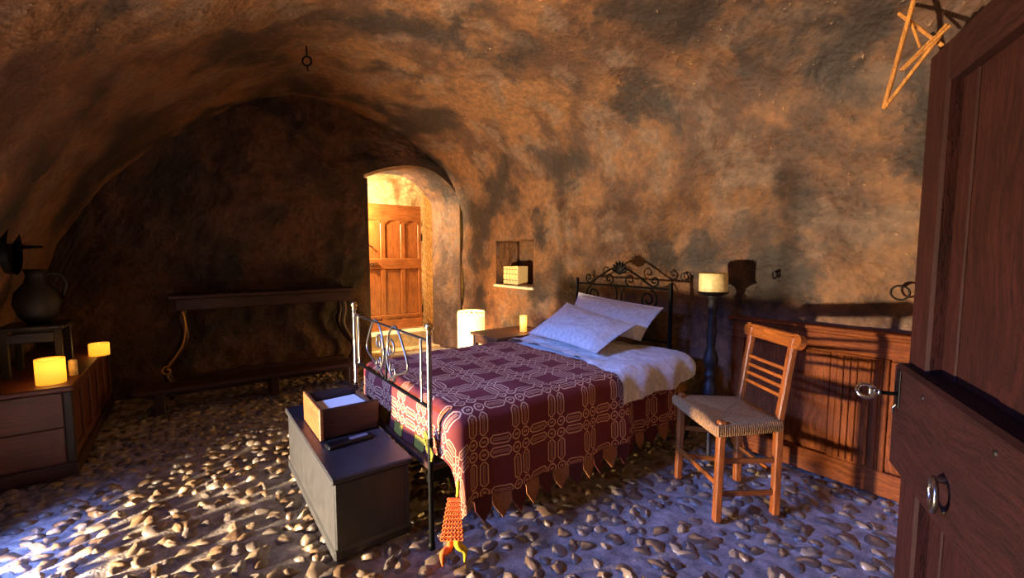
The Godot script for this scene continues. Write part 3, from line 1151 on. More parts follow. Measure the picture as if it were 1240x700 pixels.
func pillow(label: String, c: Array, thick: float, sd: int) -> void:
	var mid: Vector3 = (c[0] + c[1] + c[2] + c[3]) * 0.25
	var o := thing("pillow", label, "pillow", mid, "white pillows on the bed")
	var n: Vector3 = (c[1] - c[0]).cross(c[3] - c[0]).normalized()
	if n.y < 0.0:
		n = -n
	var s := begin()
	var ni := 40
	var nj := 26
	for side in [1.0, -1.0]:
		sheet(s, ni, nj, func(i, j):
			var a: float = i / float(ni) * 2.0 - 1.0
			var b: float = j / float(nj) * 2.0 - 1.0
			var pa := a * (1.0 - 0.045 * (1.0 - b * b))       # the seams draw in between the corners
			var pb := b * (1.0 - 0.06 * (1.0 - a * a))
			var p: Vector3 = c[0].lerp(c[1], pa * 0.5 + 0.5).lerp(c[3].lerp(c[2], pa * 0.5 + 0.5), pb * 0.5 + 0.5)
			var ra := clampf(1.0 - pow(absf(a) / 0.90, 2.6), 0.0, 1.0)
			var rb := clampf(1.0 - pow(absf(b) / 0.88, 2.6), 0.0, 1.0)
			var h := pow(ra * rb, 0.55) * thick
			var w := fine.get_noise_3d(a * 2.5 + sd * 9.0, b * 2.5, side) * 0.010 + fine.get_noise_3d(a * 9.0 + sd, b * 3.0, side) * 0.006 * (0.4 + absf(a))
			return p + n * (side * (h + 0.003) + w * (0.3 + 0.7 * minf(h / thick * 2.0, 1.0))), null, side < 0.0)
	part("pillowcase", s, M.linen, o)

# ---------------------------------------------------------------- chest at the foot of the bed
func chests() -> void:
	var c := thing("blanket_chest", "low dark painted wooden chest at the foot of the bed", "chest", Vector3(0.595, 0, -2.235))
	var s := begin()
	box(s, Vector3(0.42, 0.02, -2.72), Vector3(0.735, 0.318, -1.745), 0.006)
	part("body", s, M.painted_black, c)
	s = begin()
	box(s, Vector3(0.408, 0.318, -2.735), Vector3(0.748, 0.346, -1.73), 0.007)
	part("lid", s, M.painted_black, c)
	s = begin()
	box(s, Vector3(0.412, 0.0, -2.728), Vector3(0.741, 0.045, -1.737), 0.008)
	part("plinth", s, M.painted_black, c)
	for x in [0.425, 0.712]:
		s = begin()
		box(s, Vector3(x, 0.045, -1.747), Vector3(x + 0.018, 0.318, -1.741), 0.003)
		part("corner_strip", s, M.painted_black, c)
	s = begin()
	box(s, Vector3(0.73, 0.23, -2.26), Vector3(0.745, 0.27, -2.20), 0.004)
	part("hinge", s, M.old_iron, c)
	# open box on it
	var b := thing("wooden_box", "small open wooden drawer box lying on the dark chest", "box", Vector3(0.62, 0.347, -2.30))
	var lo := Vector3(0.462, 0.347, -2.475)
	var hi := Vector3(0.740, 0.490, -2.125)
	for q in [[Vector3(lo.x, lo.y, hi.z - 0.016), Vector3(hi.x, hi.y + 0.005, hi.z), "side"], [Vector3(lo.x, lo.y, lo.z), Vector3(hi.x, hi.y, lo.z + 0.016), "side"],
			[Vector3(lo.x - 0.004, lo.y, lo.z), Vector3(lo.x + 0.014, hi.y + 0.010, hi.z + 0.002), "end_board"], [Vector3(hi.x - 0.016, lo.y, lo.z), Vector3(hi.x, hi.y - 0.03, hi.z), "end_board"],
			[Vector3(lo.x, lo.y, lo.z), Vector3(hi.x, lo.y + 0.012, hi.z), "base"]]:
		s = begin()
		box(s, q[0], q[1], 0.003)
		part(q[2], s, M.box_wood if q[2] == "end_board" else M.dark_wood_h, b)
	var pp := thing("paper_stack", "stack of white papers inside the open wooden box", "papers", Vector3(0.62, 0.36, -2.30))
	for k in 4:
		s = begin()
		var t := Transform3D(Basis(Vector3.UP, 0.05 * (k - 1.5)), Vector3(0.600, 0.360 + 0.021 * k, -2.30))
		box(s, Vector3(-0.125, 0, -0.14), Vector3(0.125, 0.0205, 0.14), 0.002, t)
		part("paper_sheaf", s, M.paper, pp)
	var r := thing("remote_control", "slim black remote control lying on the dark chest lid", "remote control", Vector3(0.565, 0.347, -2.02))
	s = begin()
	var tr := Transform3D(Basis(Vector3.UP, 0.10), Vector3(0.567, 0.347, -2.035))
	box(s, Vector3(-0.105, 0, -0.03), Vector3(0.105, 0.020, 0.03), 0.006, tr)
	part("case", s, M.black_plastic, r)
	s = begin()
	box(s, Vector3(0.0, 0.0185, -0.014), Vector3(0.085, 0.0215, 0.014), 0.001, tr)
	part("display", s, M.grey_plastic, r, "grey display strip")
	s = begin()
	box(s, Vector3(-0.106, 0.006, -0.018), Vector3(-0.101, 0.014, 0.024), 0.001, tr)
	part("end_trim", s, M.bright_steel, r)
	for k in 5:
		s = begin()
		box(s, Vector3(-0.085 + 0.016 * k, 0.0185, -0.012), Vector3(-0.075 + 0.016 * k, 0.0225, -0.002), 0.001, tr)
		box(s, Vector3(-0.085 + 0.016 * k, 0.0185, 0.003), Vector3(-0.075 + 0.016 * k, 0.0225, 0.013), 0.001, tr)
		part("button_pair", s, M.black_plastic, r)

	# settle chest on the left
	var l := thing("settle_chest", "long red-brown panelled wooden chest against the left wall", "chest", Vector3(-0.76, 0, -4.05))
	var x0 := -0.945
	var x1 := -0.55
	var z0 := -3.325
	var z1 := -4.80
	s = begin()
	box(s, Vector3(x0, 0.06, z1), Vector3(x1 - 0.012, 0.475, z0 - 0.012), 0.004)
	part("body", s, M.red_wood_h, l)
	s = begin()
	box(s, Vector3(x0, 0.475, z1 - 0.01), Vector3(x1 + 0.012, 0.505, z0 + 0.012), 0.006)
	part("lid", s, M.red_wood_h, l)
	s = begin()
	box(s, Vector3(x0, 0.0, z1), Vector3(x1 + 0.012, 0.075, z0 + 0.012), 0.006)
	part("plinth", s, M.dark_wood_h, l)
	s = begin()
	box(s, Vector3(x1 - 0.03, 0.075, z0 - 0.03), Vector3(x1 + 0.004, 0.475, z0 + 0.004), 0.004)
	part("corner_post", s, M.black_wood_v, l)
	for k in 2:
		s = begin()
		box(s, Vector3(x0, 0.085 + 0.195 * k, z0 - 0.016), Vector3(x1 - 0.034, 0.275 + 0.195 * k, z0 - 0.004), 0.003)
		part("front_plank", s, M.red_wood_h, l)
	for k in 6:
		s = begin()
		var z := lerpf(z0 - 0.06, z1 + 0.03, k / 5.0)
		box(s, Vector3(x1 - 0.014, 0.075, z - 0.03), Vector3(x1, 0.475, z + 0.03), 0.004)
		part("stile", s, M.red_wood_v, l)
	for y in [0.08, 0.42]:
		s = begin()
		box(s, Vector3(x1 - 0.014, y, z1), Vector3(x1 - 0.002, y + 0.055, z0 - 0.03), 0.004)
		part("side_rail", s, M.red_wood_h, l)
	candles()

func pillar(called: String, label: String, at: Vector3, r: float, h: float, energy: float, group: String) -> Node3D:
	var o := thing(called, label, "candle", at, group)
	var s := begin()
	# hollow burnt-down pillar: thin glowing wall, pool of wax inside
	lathe(s, at, [Vector2(0.0, 0.0), Vector2(r, 0.0), Vector2(r * 1.01, h * 0.5), Vector2(r, h), Vector2(r - 0.006, h + 0.001), Vector2(r - 0.010, h - 0.012), Vector2(r - 0.010, h * 0.55), Vector2(0.0, h * 0.53)], 26)
	local_part("wax_wall", s, M.lit_wax, o).position = -at
	s = begin()
	tube(s, [at + Vector3(0, h * 0.53, 0), at + Vector3(0, h * 0.62, 0)], 0.0015, 5)
	part("wick", s, M.leather, o)
	s = begin()
	lathe(s, at + Vector3(0, h * 0.62, 0), [Vector2(0, 0), Vector2(0.006, 0.006), Vector2(0.007, 0.012), Vector2(0.004, 0.022), Vector2(0, 0.032)], 10)
	part("flame", s, M.flame, o)
	var li := OmniLight3D.new()
	li.name = "candle_light"
	o.add_child(li)
	li.position = Vector3(0, h * 0.62 + 0.014, 0)
	li.light_color = Color(1.0, 0.80, 0.44)
	li.light_energy = energy
	li.light_size = 0.012
	li.omni_range = 8.0
	li.shadow_enabled = true
	return o

func candles() -> void:
	pillar("pillar_candle", "thick glowing pillar candle at the front corner of the settle chest", Vector3(-0.642, 0.506, -3.455), 0.061, 0.138, 0.011, "lit pillar candles on the settle chest")
	pillar("pillar_candle", "smaller lit pillar candle at the far end of the settle chest", Vector3(-0.535, 0.506, -4.22), 0.056, 0.085, 0.006, "lit pillar candles on the settle chest")
	var k := thing("small_candle", "short unlit candle stub behind the big glowing candle", "candle", Vector3(-0.575, 0.506, -3.60))
	var s := begin()
	lathe(s, k.position, [Vector2(0, 0), Vector2(0.02, 0), Vector2(0.02, 0.088), Vector2(0.012, 0.095), Vector2(0, 0.092)], 14)
	part("wax_body", s, M.wax, k)
	s = begin()
	tube(s, [k.position + Vector3(0, 0.09, 0), k.position + Vector3(0.002, 0.103, 0)], 0.0015, 5)
	part("wick", s, M.leather, k)
	# dark stool with a round jug standing on the chest
	var st := thing("dark_stool", "low black wooden stool standing on the settle chest behind the candles", "stool", Vector3(-0.755, 0.506, -3.85))
	s = begin()
	box(s, Vector3(-0.90, 0.775, -4.02), Vector3(-0.62, 0.80, -3.70), 0.006)
	part("top", s, M.black_wood_h, st)
	for x in [-0.87, -0.65]:
		for z in [-3.99, -3.73]:
			s = begin()
			box(s, Vector3(x - 0.016, 0.506, z - 0.016), Vector3(x + 0.016, 0.776, z + 0.016), 0.003)
			part("leg", s, M.black_wood_v, st)
	for z in [-3.99, -3.73]:
		s = begin()
		box(s, Vector3(-0.87, 0.70, z - 0.008), Vector3(-0.65, 0.76, z + 0.008), 0.003)
		part("apron", s, M.black_wood_h, st)
	var jg := thing("round_jug", "dark round-bellied jug on the black stool", "jug", Vector3(-0.75, 0.801, -3.86))
	s = begin()
	lathe(s, jg.position, [Vector2(0, 0), Vector2(0.05, 0.0), Vector2(0.085, 0.05), Vector2(0.105, 0.12), Vector2(0.095, 0.19), Vector2(0.05, 0.25), Vector2(0.04, 0.29), Vector2(0.05, 0.33), Vector2(0.044, 0.33), Vector2(0.034, 0.29), Vector2(0.0, 0.27)], 24)
	part("body", s, M.black_clay, jg)
	s = begin()
	tube(s, curve([jg.position + Vector3(0.045, 0.30, 0), jg.position + Vector3(0.10, 0.30, 0), jg.position + Vector3(0.13, 0.24, 0), jg.position + Vector3(0.115, 0.17, 0)], 6), 0.010, 8)
	part("handle", s, M.black_clay, jg)
	var pn := thing("long_handled_pan", "dark iron pan hanging with its long handle sideways on the left wall", "pan", Vector3(-0.74, 1.25, -3.75))
	s = begin()
	tube(s, [Vector3(-0.74, 1.262, -3.62), Vector3(-0.735, 1.268, -3.98)], [0.012, 0.008], 8)
	part("handle", s, M.iron, pn)
	s = begin()
	var pc := Vector3(-0.775, 1.245, -3.48)
	for q in [[0.0, 0.10, 0.0, 0.13], [0.0, 0.13, 0.035, 0.135]]:
		var a := []
		var b2 := []
		for k2 in 25:
			var an := TAU * k2 / 24.0
			a.append(pc + Vector3(q[0], sin(an) * q[1], cos(an) * q[1]))
			b2.append(pc + Vector3(q[2], sin(an) * q[3], cos(an) * q[3]))
		s.set_smooth_group(0)
		if q[2] == 0.0:
			poly(s, b2.slice(0, 24), pc + Vector3(-1, 0, 0))
		else:
			for k2 in 24:
				poly(s, [a[k2], a[k2 + 1], b2[k2 + 1], b2[k2]], pc)
	part("bowl", s, M.iron, pn)
	s = begin()
	tube(s, [Vector3(-0.735, 1.268, -3.97), Vector3(-0.785, 1.275, -3.97)], 0.005, 6)
	part("wall_peg", s, M.old_iron, pn)

# ---------------------------------------------------------------- along the back wall
func back_furniture() -> void:
	var t := thing("console_table", "long dark wooden console table against the back wall", "table", Vector3(0.62, 0, -4.70))
	var s := begin()
	box(s, Vector3(-0.15, 0.845, -4.86), Vector3(1.38, 0.88, -4.58), 0.006)
	part("top", s, M.dark_wood_h, t)
	s = begin()
	box(s, Vector3(-0.10, 0.745, -4.82), Vector3(1.34, 0.845, -4.61), 0.005)
	part("apron", s, M.dark_wood_h, t)
	for x in [-0.05, 1.27]:
		for z in [-4.64, -4.80]:
			s = begin()
			var d := -1.0 if x < 0.5 else 1.0
			var path := curve([Vector3(x, 0.75, z), Vector3(x + 0.01 * d, 0.66, z), Vector3(x - 0.01 * d, 0.52, z), Vector3(x + 0.05 * d, 0.38, z), Vector3(x + 0.125 * d, 0.28, z), Vector3(x + 0.14 * d, 0.20, z), Vector3(x + 0.10 * d, 0.10, z), Vector3(x + 0.11 * d, 0.0, z)], 6)
			var rad := []
			for k in path.size():
				rad.append(lerpf(0.028, 0.018, k / float(path.size())))
			tube(s, path, rad, 8)
			var leg := part("leg", s, M.dark_wood_v, t)
			if z > -4.7 and x < 0.5:
				s = begin()
				tube(s, curve([Vector3(x - 0.005, 0.735, z + 0.024), Vector3(x + 0.012, 0.62, z + 0.026), Vector3(x - 0.015, 0.46, z + 0.024), Vector3(x - 0.07, 0.36, z + 0.022), Vector3(x - 0.125, 0.28, z + 0.022)], 6), 0.008, 6)
				tube(s, spiral(Vector3(x - 0.13, 0.245, z + 0.020), Vector3.RIGHT, Vector3.UP, 0.04, 0.012, PI * 0.5, PI * 2.6, 20), 0.008, 6)
				part("gilt_scroll", s, M.gilt, leg, "worn gilt scroll edge")
	s = begin()
	box(s, Vector3(-0.02, 0.14, -4.74), Vector3(1.28, 0.17, -4.69), 0.004)
	part("stretcher", s, M.dark_wood_h, t)
	var b := thing("low_bench", "low plank bench standing in front of the console table", "bench", Vector3(0.47, 0, -4.28))
	s = begin()
	box(s, Vector3(-0.37, 0.165, -4.40), Vector3(1.32, 0.20, -4.17), 0.006)
	part("seat_plank", s, M.dark_wood_h, b)
	for x in [-0.22, 0.56, 1.22]:
		s = begin()
		box(s, Vector3(x - 0.035, 0.0, -4.38), Vector3(x + 0.035, 0.166, -4.19), 0.006)
		part("leg", s, M.dark_wood_v, b)
	s = begin()
	box(s, Vector3(-0.30, 0.115, -4.30), Vector3(1.26, 0.166, -4.27), 0.004)
	part("rail", s, M.dark_wood_h, b)

	# panelled door standing open in the passage
	var d := struct("door_2", "small honey-brown panelled wooden door lit in the passage", Vector3(2.56, 0.22, -5.56))
	var x0 := 1.70
	var x1 := 2.565
	var y0 := 0.235
	var y1 := 1.865
	var zf := -5.54
	s = begin()
	box(s, Vector3(x0, y0, zf - 0.045), Vector3(x1, y1, zf - 0.022), 0.003)
	part("back_board", s, M.honey_v, d)
	var split := [1.70, 1.785, 2.0, 2.065, 2.27, 2.335, 2.515, 2.565]
	for k in [0, 2, 4, 6]:
		s = begin()
		box(s, Vector3(split[k], y0, zf - 0.03), Vector3(split[k + 1], y1, zf), 0.005)
		part("stile", s, M.honey_v, d)
	for y in [[1.66, y1], [1.03, 1.17], [0.39, 0.43], [y0, 0.36]]:
		s = begin()
		box(s, Vector3(x0, y[0], zf - 0.028), Vector3(x1, y[1], zf + 0.003), 0.006)
		part("rail", s, M.honey_h, d)
	for k in [1, 3, 5]:
		for y in [[1.17, 1.66], [0.43, 1.03]]:
			s = begin()
			# raised panel: bevelled field
			var a := Vector3(split[k] + 0.004, y[0] + 0.004, zf - 0.026)
			var e := Vector3(split[k + 1] - 0.004, y[1] - 0.004, zf - 0.008)
			box(s, a, e, 0.017)
			part("panel", s, M.honey_v, d)
			# the canted shoulders under the upper rail
			if y[0] > 1.0:
				s = begin()
				for q in [[split[k], 1.0], [split[k + 1], -1.0]]:
					s.set_smooth_group(-1)
					var p0 := Vector3(q[0], 1.662, zf + 0.002)
					var p1 := p0 + Vector3(0.055 * q[1], 0, 0)
					var p2 := p0 + Vector3(0, -0.045, 0)
					var bk := Vector3(0, 0, -0.02)
					var ce := (p0 + p1 + p2) / 3.0 + bk * 0.5
					poly(s, [p0, p1, p2], ce)
					poly(s, [p1, p2, p2 + bk, p1 + bk], ce)
				part("shoulder", s, M.honey_h, d)
	s = begin()
	box(s, Vector3(1.735, 1.075, zf), Vector3(1.84, 1.135, zf + 0.012), 0.004)
	part("lock_plate", s, M.old_iron, d)
	s = begin()
	tube(s, [Vector3(1.86, 1.105, zf + 0.012), Vector3(1.96, 1.11, zf + 0.012)], 0.006, 6)
	tube(s, ring_points(Vector3(1.88, 1.09, zf + 0.014), Vector3.RIGHT, Vector3.UP, 0.022, 14), 0.005, 6, false)
	part("latch", s, M.old_iron, d)
	s = begin()
	tube(s, curve([Vector3(1.83, 1.36, zf + 0.0), Vector3(1.86, 1.33, zf + 0.012), Vector3(1.90, 1.31, zf + 0.006)], 5), 0.006, 6)
	part("bolt", s, M.old_iron, d)
	for y in [0.48, 1.45]:
		s = begin()
		tube(s, [Vector3(2.572, y - 0.05, zf - 0.01), Vector3(2.572, y + 0.05, zf - 0.01)], 0.012, 8)
		part("hinge", s, M.old_iron, d)
	var cn := thing("tin_can", "small tin can standing on top of the panelled door", "can", Vector3(1.80, 1.866, -5.562))
	s = begin()
	lathe(s, cn.position, [Vector2(0, 0), Vector2(0.030, 0), Vector2(0.030, 0.115), Vector2(0.032, 0.12), Vector2(0.027, 0.12), Vector2(0.026, 0.02), Vector2(0, 0.02)], 18)
	part("can_body", s, M.tin, cn)
	s = begin()
	tube(s, ring_points(cn.position + Vector3(0, 0.12, 0), Vector3.RIGHT, Vector3.BACK, 0.030, 18), 0.003, 6, false)
	part("rim", s, M.old_iron, cn)

	# lamp of the passage, hidden behind the left jamb
	var w := thing("wall_lamp", "bare bulb lamp on the passage wall out of sight beside the panelled door", "lamp", Vector3(1.40, 1.72, -5.30))
	s = begin()
	box(s, Vector3(1.36, 1.66, -5.318), Vector3(1.44, 1.78, -5.30), 0.004)
	part("wall_plate", s, M.old_iron, w)
	s = begin()
	tube(s, [Vector3(1.40, 1.72, -5.318), Vector3(1.40, 1.72, -5.365)], 0.014, 8)
	part("socket", s, M.old_iron, w)
	s = begin()
	lathe(s, Vector3(1.40, 1.68, -5.40), [Vector2(0, 0), Vector2(0.025, 0.008), Vector2(0.038, 0.035), Vector2(0.032, 0.06), Vector2(0.015, 0.085), Vector2(0, 0.09)], 16)
	part("bulb", s, M.bulb, w)
	omni(w, Vector3(1.40, 1.72, -5.40), Color(1.0, 0.88, 0.68), 9.0, 0.035, "bulb_light")

func omni(parent: Node3D, at: Vector3, c: Color, e: float, size: float, called: String) -> OmniLight3D:
	var li := OmniLight3D.new()
	li.name = called
	parent.add_child(li)
	li.position = at - parent.position
	li.light_color = c
	li.light_energy = e
	li.light_size = size
	li.omni_range = 14.0
	li.omni_attenuation = 2.0
	li.shadow_enabled = true
	return li

# ---------------------------------------------------------------- bedside
func bedside() -> void:
	var t := thing("bedside_table", "low plank table beside the bed holding a white candle", "table", Vector3(2.42, 0, -3.27))
	for k in 3:
		var s := begin()
		box(s, Vector3(2.10, 0.475, -3.055 - 0.148 * (k + 1) + 0.002), Vector3(2.74, 0.50, -3.055 - 0.148 * k), 0.003)
		part("top_plank", s, M.table_wood, t)
	for x in [2.14, 2.70]:
		for z in [-3.09, -3.46]:
			var s := begin()
			box(s, Vector3(x - 0.02, 0, z - 0.02), Vector3(x + 0.02, 0.476, z + 0.02), 0.003)
			part("leg", s, M.dark_wood_v, t)
	for z in [-3.09, -3.46]:
		var s := begin()
		box(s, Vector3(2.15, 0.40, z - 0.01), Vector3(2.69, 0.475, z + 0.01), 0.003)
		part("apron", s, M.table_wood, t)
	for x in [2.14, 2.70]:
		var s := begin()
		box(s, Vector3(x - 0.01, 0.40, -3.45), Vector3(x + 0.01, 0.475, -3.10), 0.003)
		part("apron", s, M.table_wood, t)
	pillar("table_candle", "slim white lit candle on the bedside table", Vector3(2.50, 0.501, -3.20), 0.032, 0.15, 0.012, "")
	# paper lantern on the floor
	var at := Vector3(2.45, 0.0, -4.06)
	var l := thing("paper_lantern", "glowing round paper floor lantern with punched rim behind the bed", "lamp", at)
	var s := begin()
	lathe(s, at, [Vector2(0, 0), Vector2(0.14, 0), Vector2(0.14, 0.12), Vector2(0, 0.121)], 28)
	part("base", s, M.table_wood, l)
	s = begin()
	var seg := 48
	var rows := [0.121, 0.25, 0.40, 0.555, 0.570, 0.585, 0.605]
	s.set_smooth_group(0)
	for i in rows.size() - 1:
		for k in seg:
			if (i == 3 and k % 3 == 0) or (i == 4 and k % 3 == 1):
				continue       # punched holes
			var a := TAU * k / seg
			var b := TAU * (k + 1) / seg
			var r := 0.148
			poly(s, [at + Vector3(cos(a) * r, rows[i], sin(a) * r), at + Vector3(cos(b) * r, rows[i], sin(b) * r), at + Vector3(cos(b) * r, rows[i + 1], sin(b) * r), at + Vector3(cos(a) * r, rows[i + 1], sin(a) * r)], at + Vector3(0, rows[i], 0))
	part("paper_shade", s, M.lantern_paper, l)
	s = begin()
	tube(s, ring_points(at + Vector3(0, 0.607, 0), Vector3.RIGHT, Vector3.BACK, 0.148, 36), 0.003, 6, false)
	part("rim_wire", s, M.brass, l)
	omni(l, at + Vector3(0, 0.34, 0), Color(1.0, 0.74, 0.38), 0.75, 0.10, "lantern_light")
	# books in the niche
	var z := -4.02
	var names := ["first", "second", "third", "fourth", "fifth"]
	var where := ["old vellum book at the left end of the niche row", "old vellum book second from the left in the niche", "old vellum book in the middle of the niche row", "old vellum book second from the right in the niche", "old vellum book at the right end of the niche row"]
	for k in names.size():
		var wd: float = [0.054, 0.049, 0.056, 0.047, 0.053][k]
		var hg: float = [0.200, 0.205, 0.203, 0.206, 0.208][k]
		var bk := thing("old_book", where[k], "book", Vector3(WX + 0.10, NY0 + 0.013, z + wd / 2), "vellum books in the wall niche")
		var y0 := NY0 + 0.0125
		var xf := WX + 0.03
		s = begin()
		box(s, Vector3(xf + 0.006, y0 + 0.004, z + 0.004), Vector3(xf + 0.135, y0 + hg - 0.006, z + wd - 0.004), 0.002)
		part("page_block", s, M.paper, bk)
		for q in [z + 0.001, z + wd - 0.005]:
			s = begin()
			box(s, Vector3(xf + 0.004, y0, q), Vector3(xf + 0.14, y0 + hg, q + 0.004), 0.0015)
			part("cover_board", s, M.vellum, bk)
		s = begin()
		var arc := []
		for i in 9:
			var a := PI * i / 8.0
			arc.append(Vector2(-sin(a) * 0.012, -cos(a) * (wd / 2 - 0.001)))
		s.set_smooth_group(0)
		for i in 8:
			var p: Vector2 = arc[i]
			var p2: Vector2 = arc[i + 1]
			var c := Vector3(xf + 0.05, y0 + hg / 2, z + wd / 2)
			poly(s, [Vector3(xf + 0.008 + p.x, y0, z + wd / 2 + p.y), Vector3(xf + 0.008 + p2.x, y0, z + wd / 2 + p2.y), Vector3(xf + 0.008 + p2.x, y0 + hg, z + wd / 2 + p2.y), Vector3(xf + 0.008 + p.x, y0 + hg, z + wd / 2 + p.y)], c)
		part("spine", s, M.vellum, bk)
		s = begin()
		for yy in [0.05, 0.115, 0.165]:
			box(s, Vector3(xf - 0.0065, y0 + yy, z + 0.010), Vector3(xf + 0.004, y0 + yy + 0.008, z + wd - 0.010), 0.002)
		part("spine_bands", s, M.leather, bk)
		z += wd + 0.003

# ---------------------------------------------------------------- right side
func chair() -> void:
	var A := Vector3(1.895, 0, -0.985)      # front legs
	var C := Vector3(2.105, 0, -1.315)
	var B := Vector3(2.165, 0, -0.850)      # back legs
	var D := Vector3(2.335, 0, -1.110)
	var o := thing("rush_chair", "orange-brown wooden chair with rush seat and ladder back", "chair", Vector3(2.125, 0, -1.065))
	var fwd := ((A + C) - (B + D)).normalized()
	var side := (A - C).normalized()
	var lean := -fwd * 0.055
	var sy := 0.445
	for p in [A, C]:
		var s := begin()
		bar(s, p, p + Vector3(0, 0.475, 0) - fwd * 0.008, 0.034, 0.034, fwd, 0.006)
		part("front_leg", s, M.chair_v, o)
	for p in [B, D]:
		var s := begin()
		bar(s, p, p + Vector3(0, 0.46, 0), 0.034, 0.036, fwd, 0.006)
		bar(s, p + Vector3(0, 0.452, 0), p + Vector3(0, 0.845, 0) + lean, 0.034, 0.032, fwd, 0.006)
		part("back_post", s, M.chair_v, o)
	# crest rail with rounded ends
	var s := begin()
	var top := Vector3(0, 0.825, 0) + lean
	var b0 := B + top + side * 0.045
	var d0 := D + top - side * 0.045
	var up := (Vector3.UP + lean.normalized() * 0.28).normalized()
	bar(s, b0 - side * 0.02, d0 + side * 0.02, 0.030, 0.066, up, 0.014)
	for e in [b0 - side * 0.022, d0 + side * 0.022]:
		var nrm := side.cross(up).normalized()
		tube(s, [e - nrm * 0.015, e + nrm * 0.015], 0.034, 16)
	part("crest_rail", s, M.chair_h, o)
	for k in 4:
		s = begin()
		var h := 0.565 + 0.042 * k
		var off := Vector3(0, h, 0) + lean * ((h - 0.452) / 0.393)
		bar(s, B + off, D + off, 0.010, 0.017, Vector3.UP, 0.003)
		part("back_rung", s, M.chair_h, o)
	var rung := func(p: Vector3, q: Vector3, h0: float, h1: float, w: float) -> void:
		var s2 := begin()
		bar(s2, p + Vector3(0, h0, 0), q + Vector3(0, h1, 0), 0.015, w, Vector3.UP, 0.004)
		part("stretcher", s2, M.chair_h, o)
	rung.call(A, C, 0.175, 0.165, 0.026)
	rung.call(A, B, 0.285, 0.265, 0.024)
	rung.call(A, B, 0.130, 0.110, 0.024)
	rung.call(C, D, 0.285, 0.265, 0.024)
	rung.call(C, D, 0.130, 0.110, 0.024)
	rung.call(B, D, 0.190, 0.190, 0.024)
	for q in [[A, C], [C, D], [D, B], [B, A]]:
		s = begin()
		bar(s, q[0] + Vector3(0, sy - 0.02, 0), q[1] + Vector3(0, sy - 0.02, 0), 0.02, 0.024, Vector3.UP, 0.006)
		part("seat_rail", s, M.chair_h, o)
	# rush seat: cords wound from the four sides to the middle
	s = begin()
	var K := [A + fwd * 0.022 + side * 0.022, B + side * 0.012, D - side * 0.012, C + fwd * 0.022 - side * 0.022]
	for k in 4:
		K[k].y = sy
	var mid: Vector3 = (K[0] + K[1] + K[2] + K[3]) * 0.25
	mid.y = sy - 0.012
	for k in 4:
		var p: Vector3 = K[k]
		var q: Vector3 = K[(k + 1) % 4]
		var n := 30
		for i in n:
			var t := (i + 0.5) / n
			var e := p.lerp(q, t)
			var inner_t := 1.0 - absf(t - 0.5) * 2.0           # how far towards the middle the cord runs
			var corner := p if t < 0.5 else q
			var stop := corner.lerp(mid, inner_t)
			var wig := Vector3(0, 0.004 * fine.get_noise_2d(i * 31.0, k * 77.0), 0)
			var over := (e - mid).normalized() * 0.012
			tube(s, [e + over * 0.6 + Vector3(0, -0.034, 0), e + over + Vector3(0, -0.012, 0), e + over * 0.4 + Vector3(0, 0.010, 0), e.lerp(stop, 0.4) + Vector3(0, 0.010, 0) + wig, stop + Vector3(0, 0.004, 0)], 0.0068, 6)
	s.set_smooth_group(-1)
	poly(s, [K[0] + Vector3(0, -0.004, 0), K[1] + Vector3(0, -0.004, 0), K[2] + Vector3(0, -0.004, 0), K[3] + Vector3(0, -0.004, 0)], mid + Vector3(0, -1, 0))
	part("rush_seat", s, M.rush, o, "woven straw-coloured rush seat")

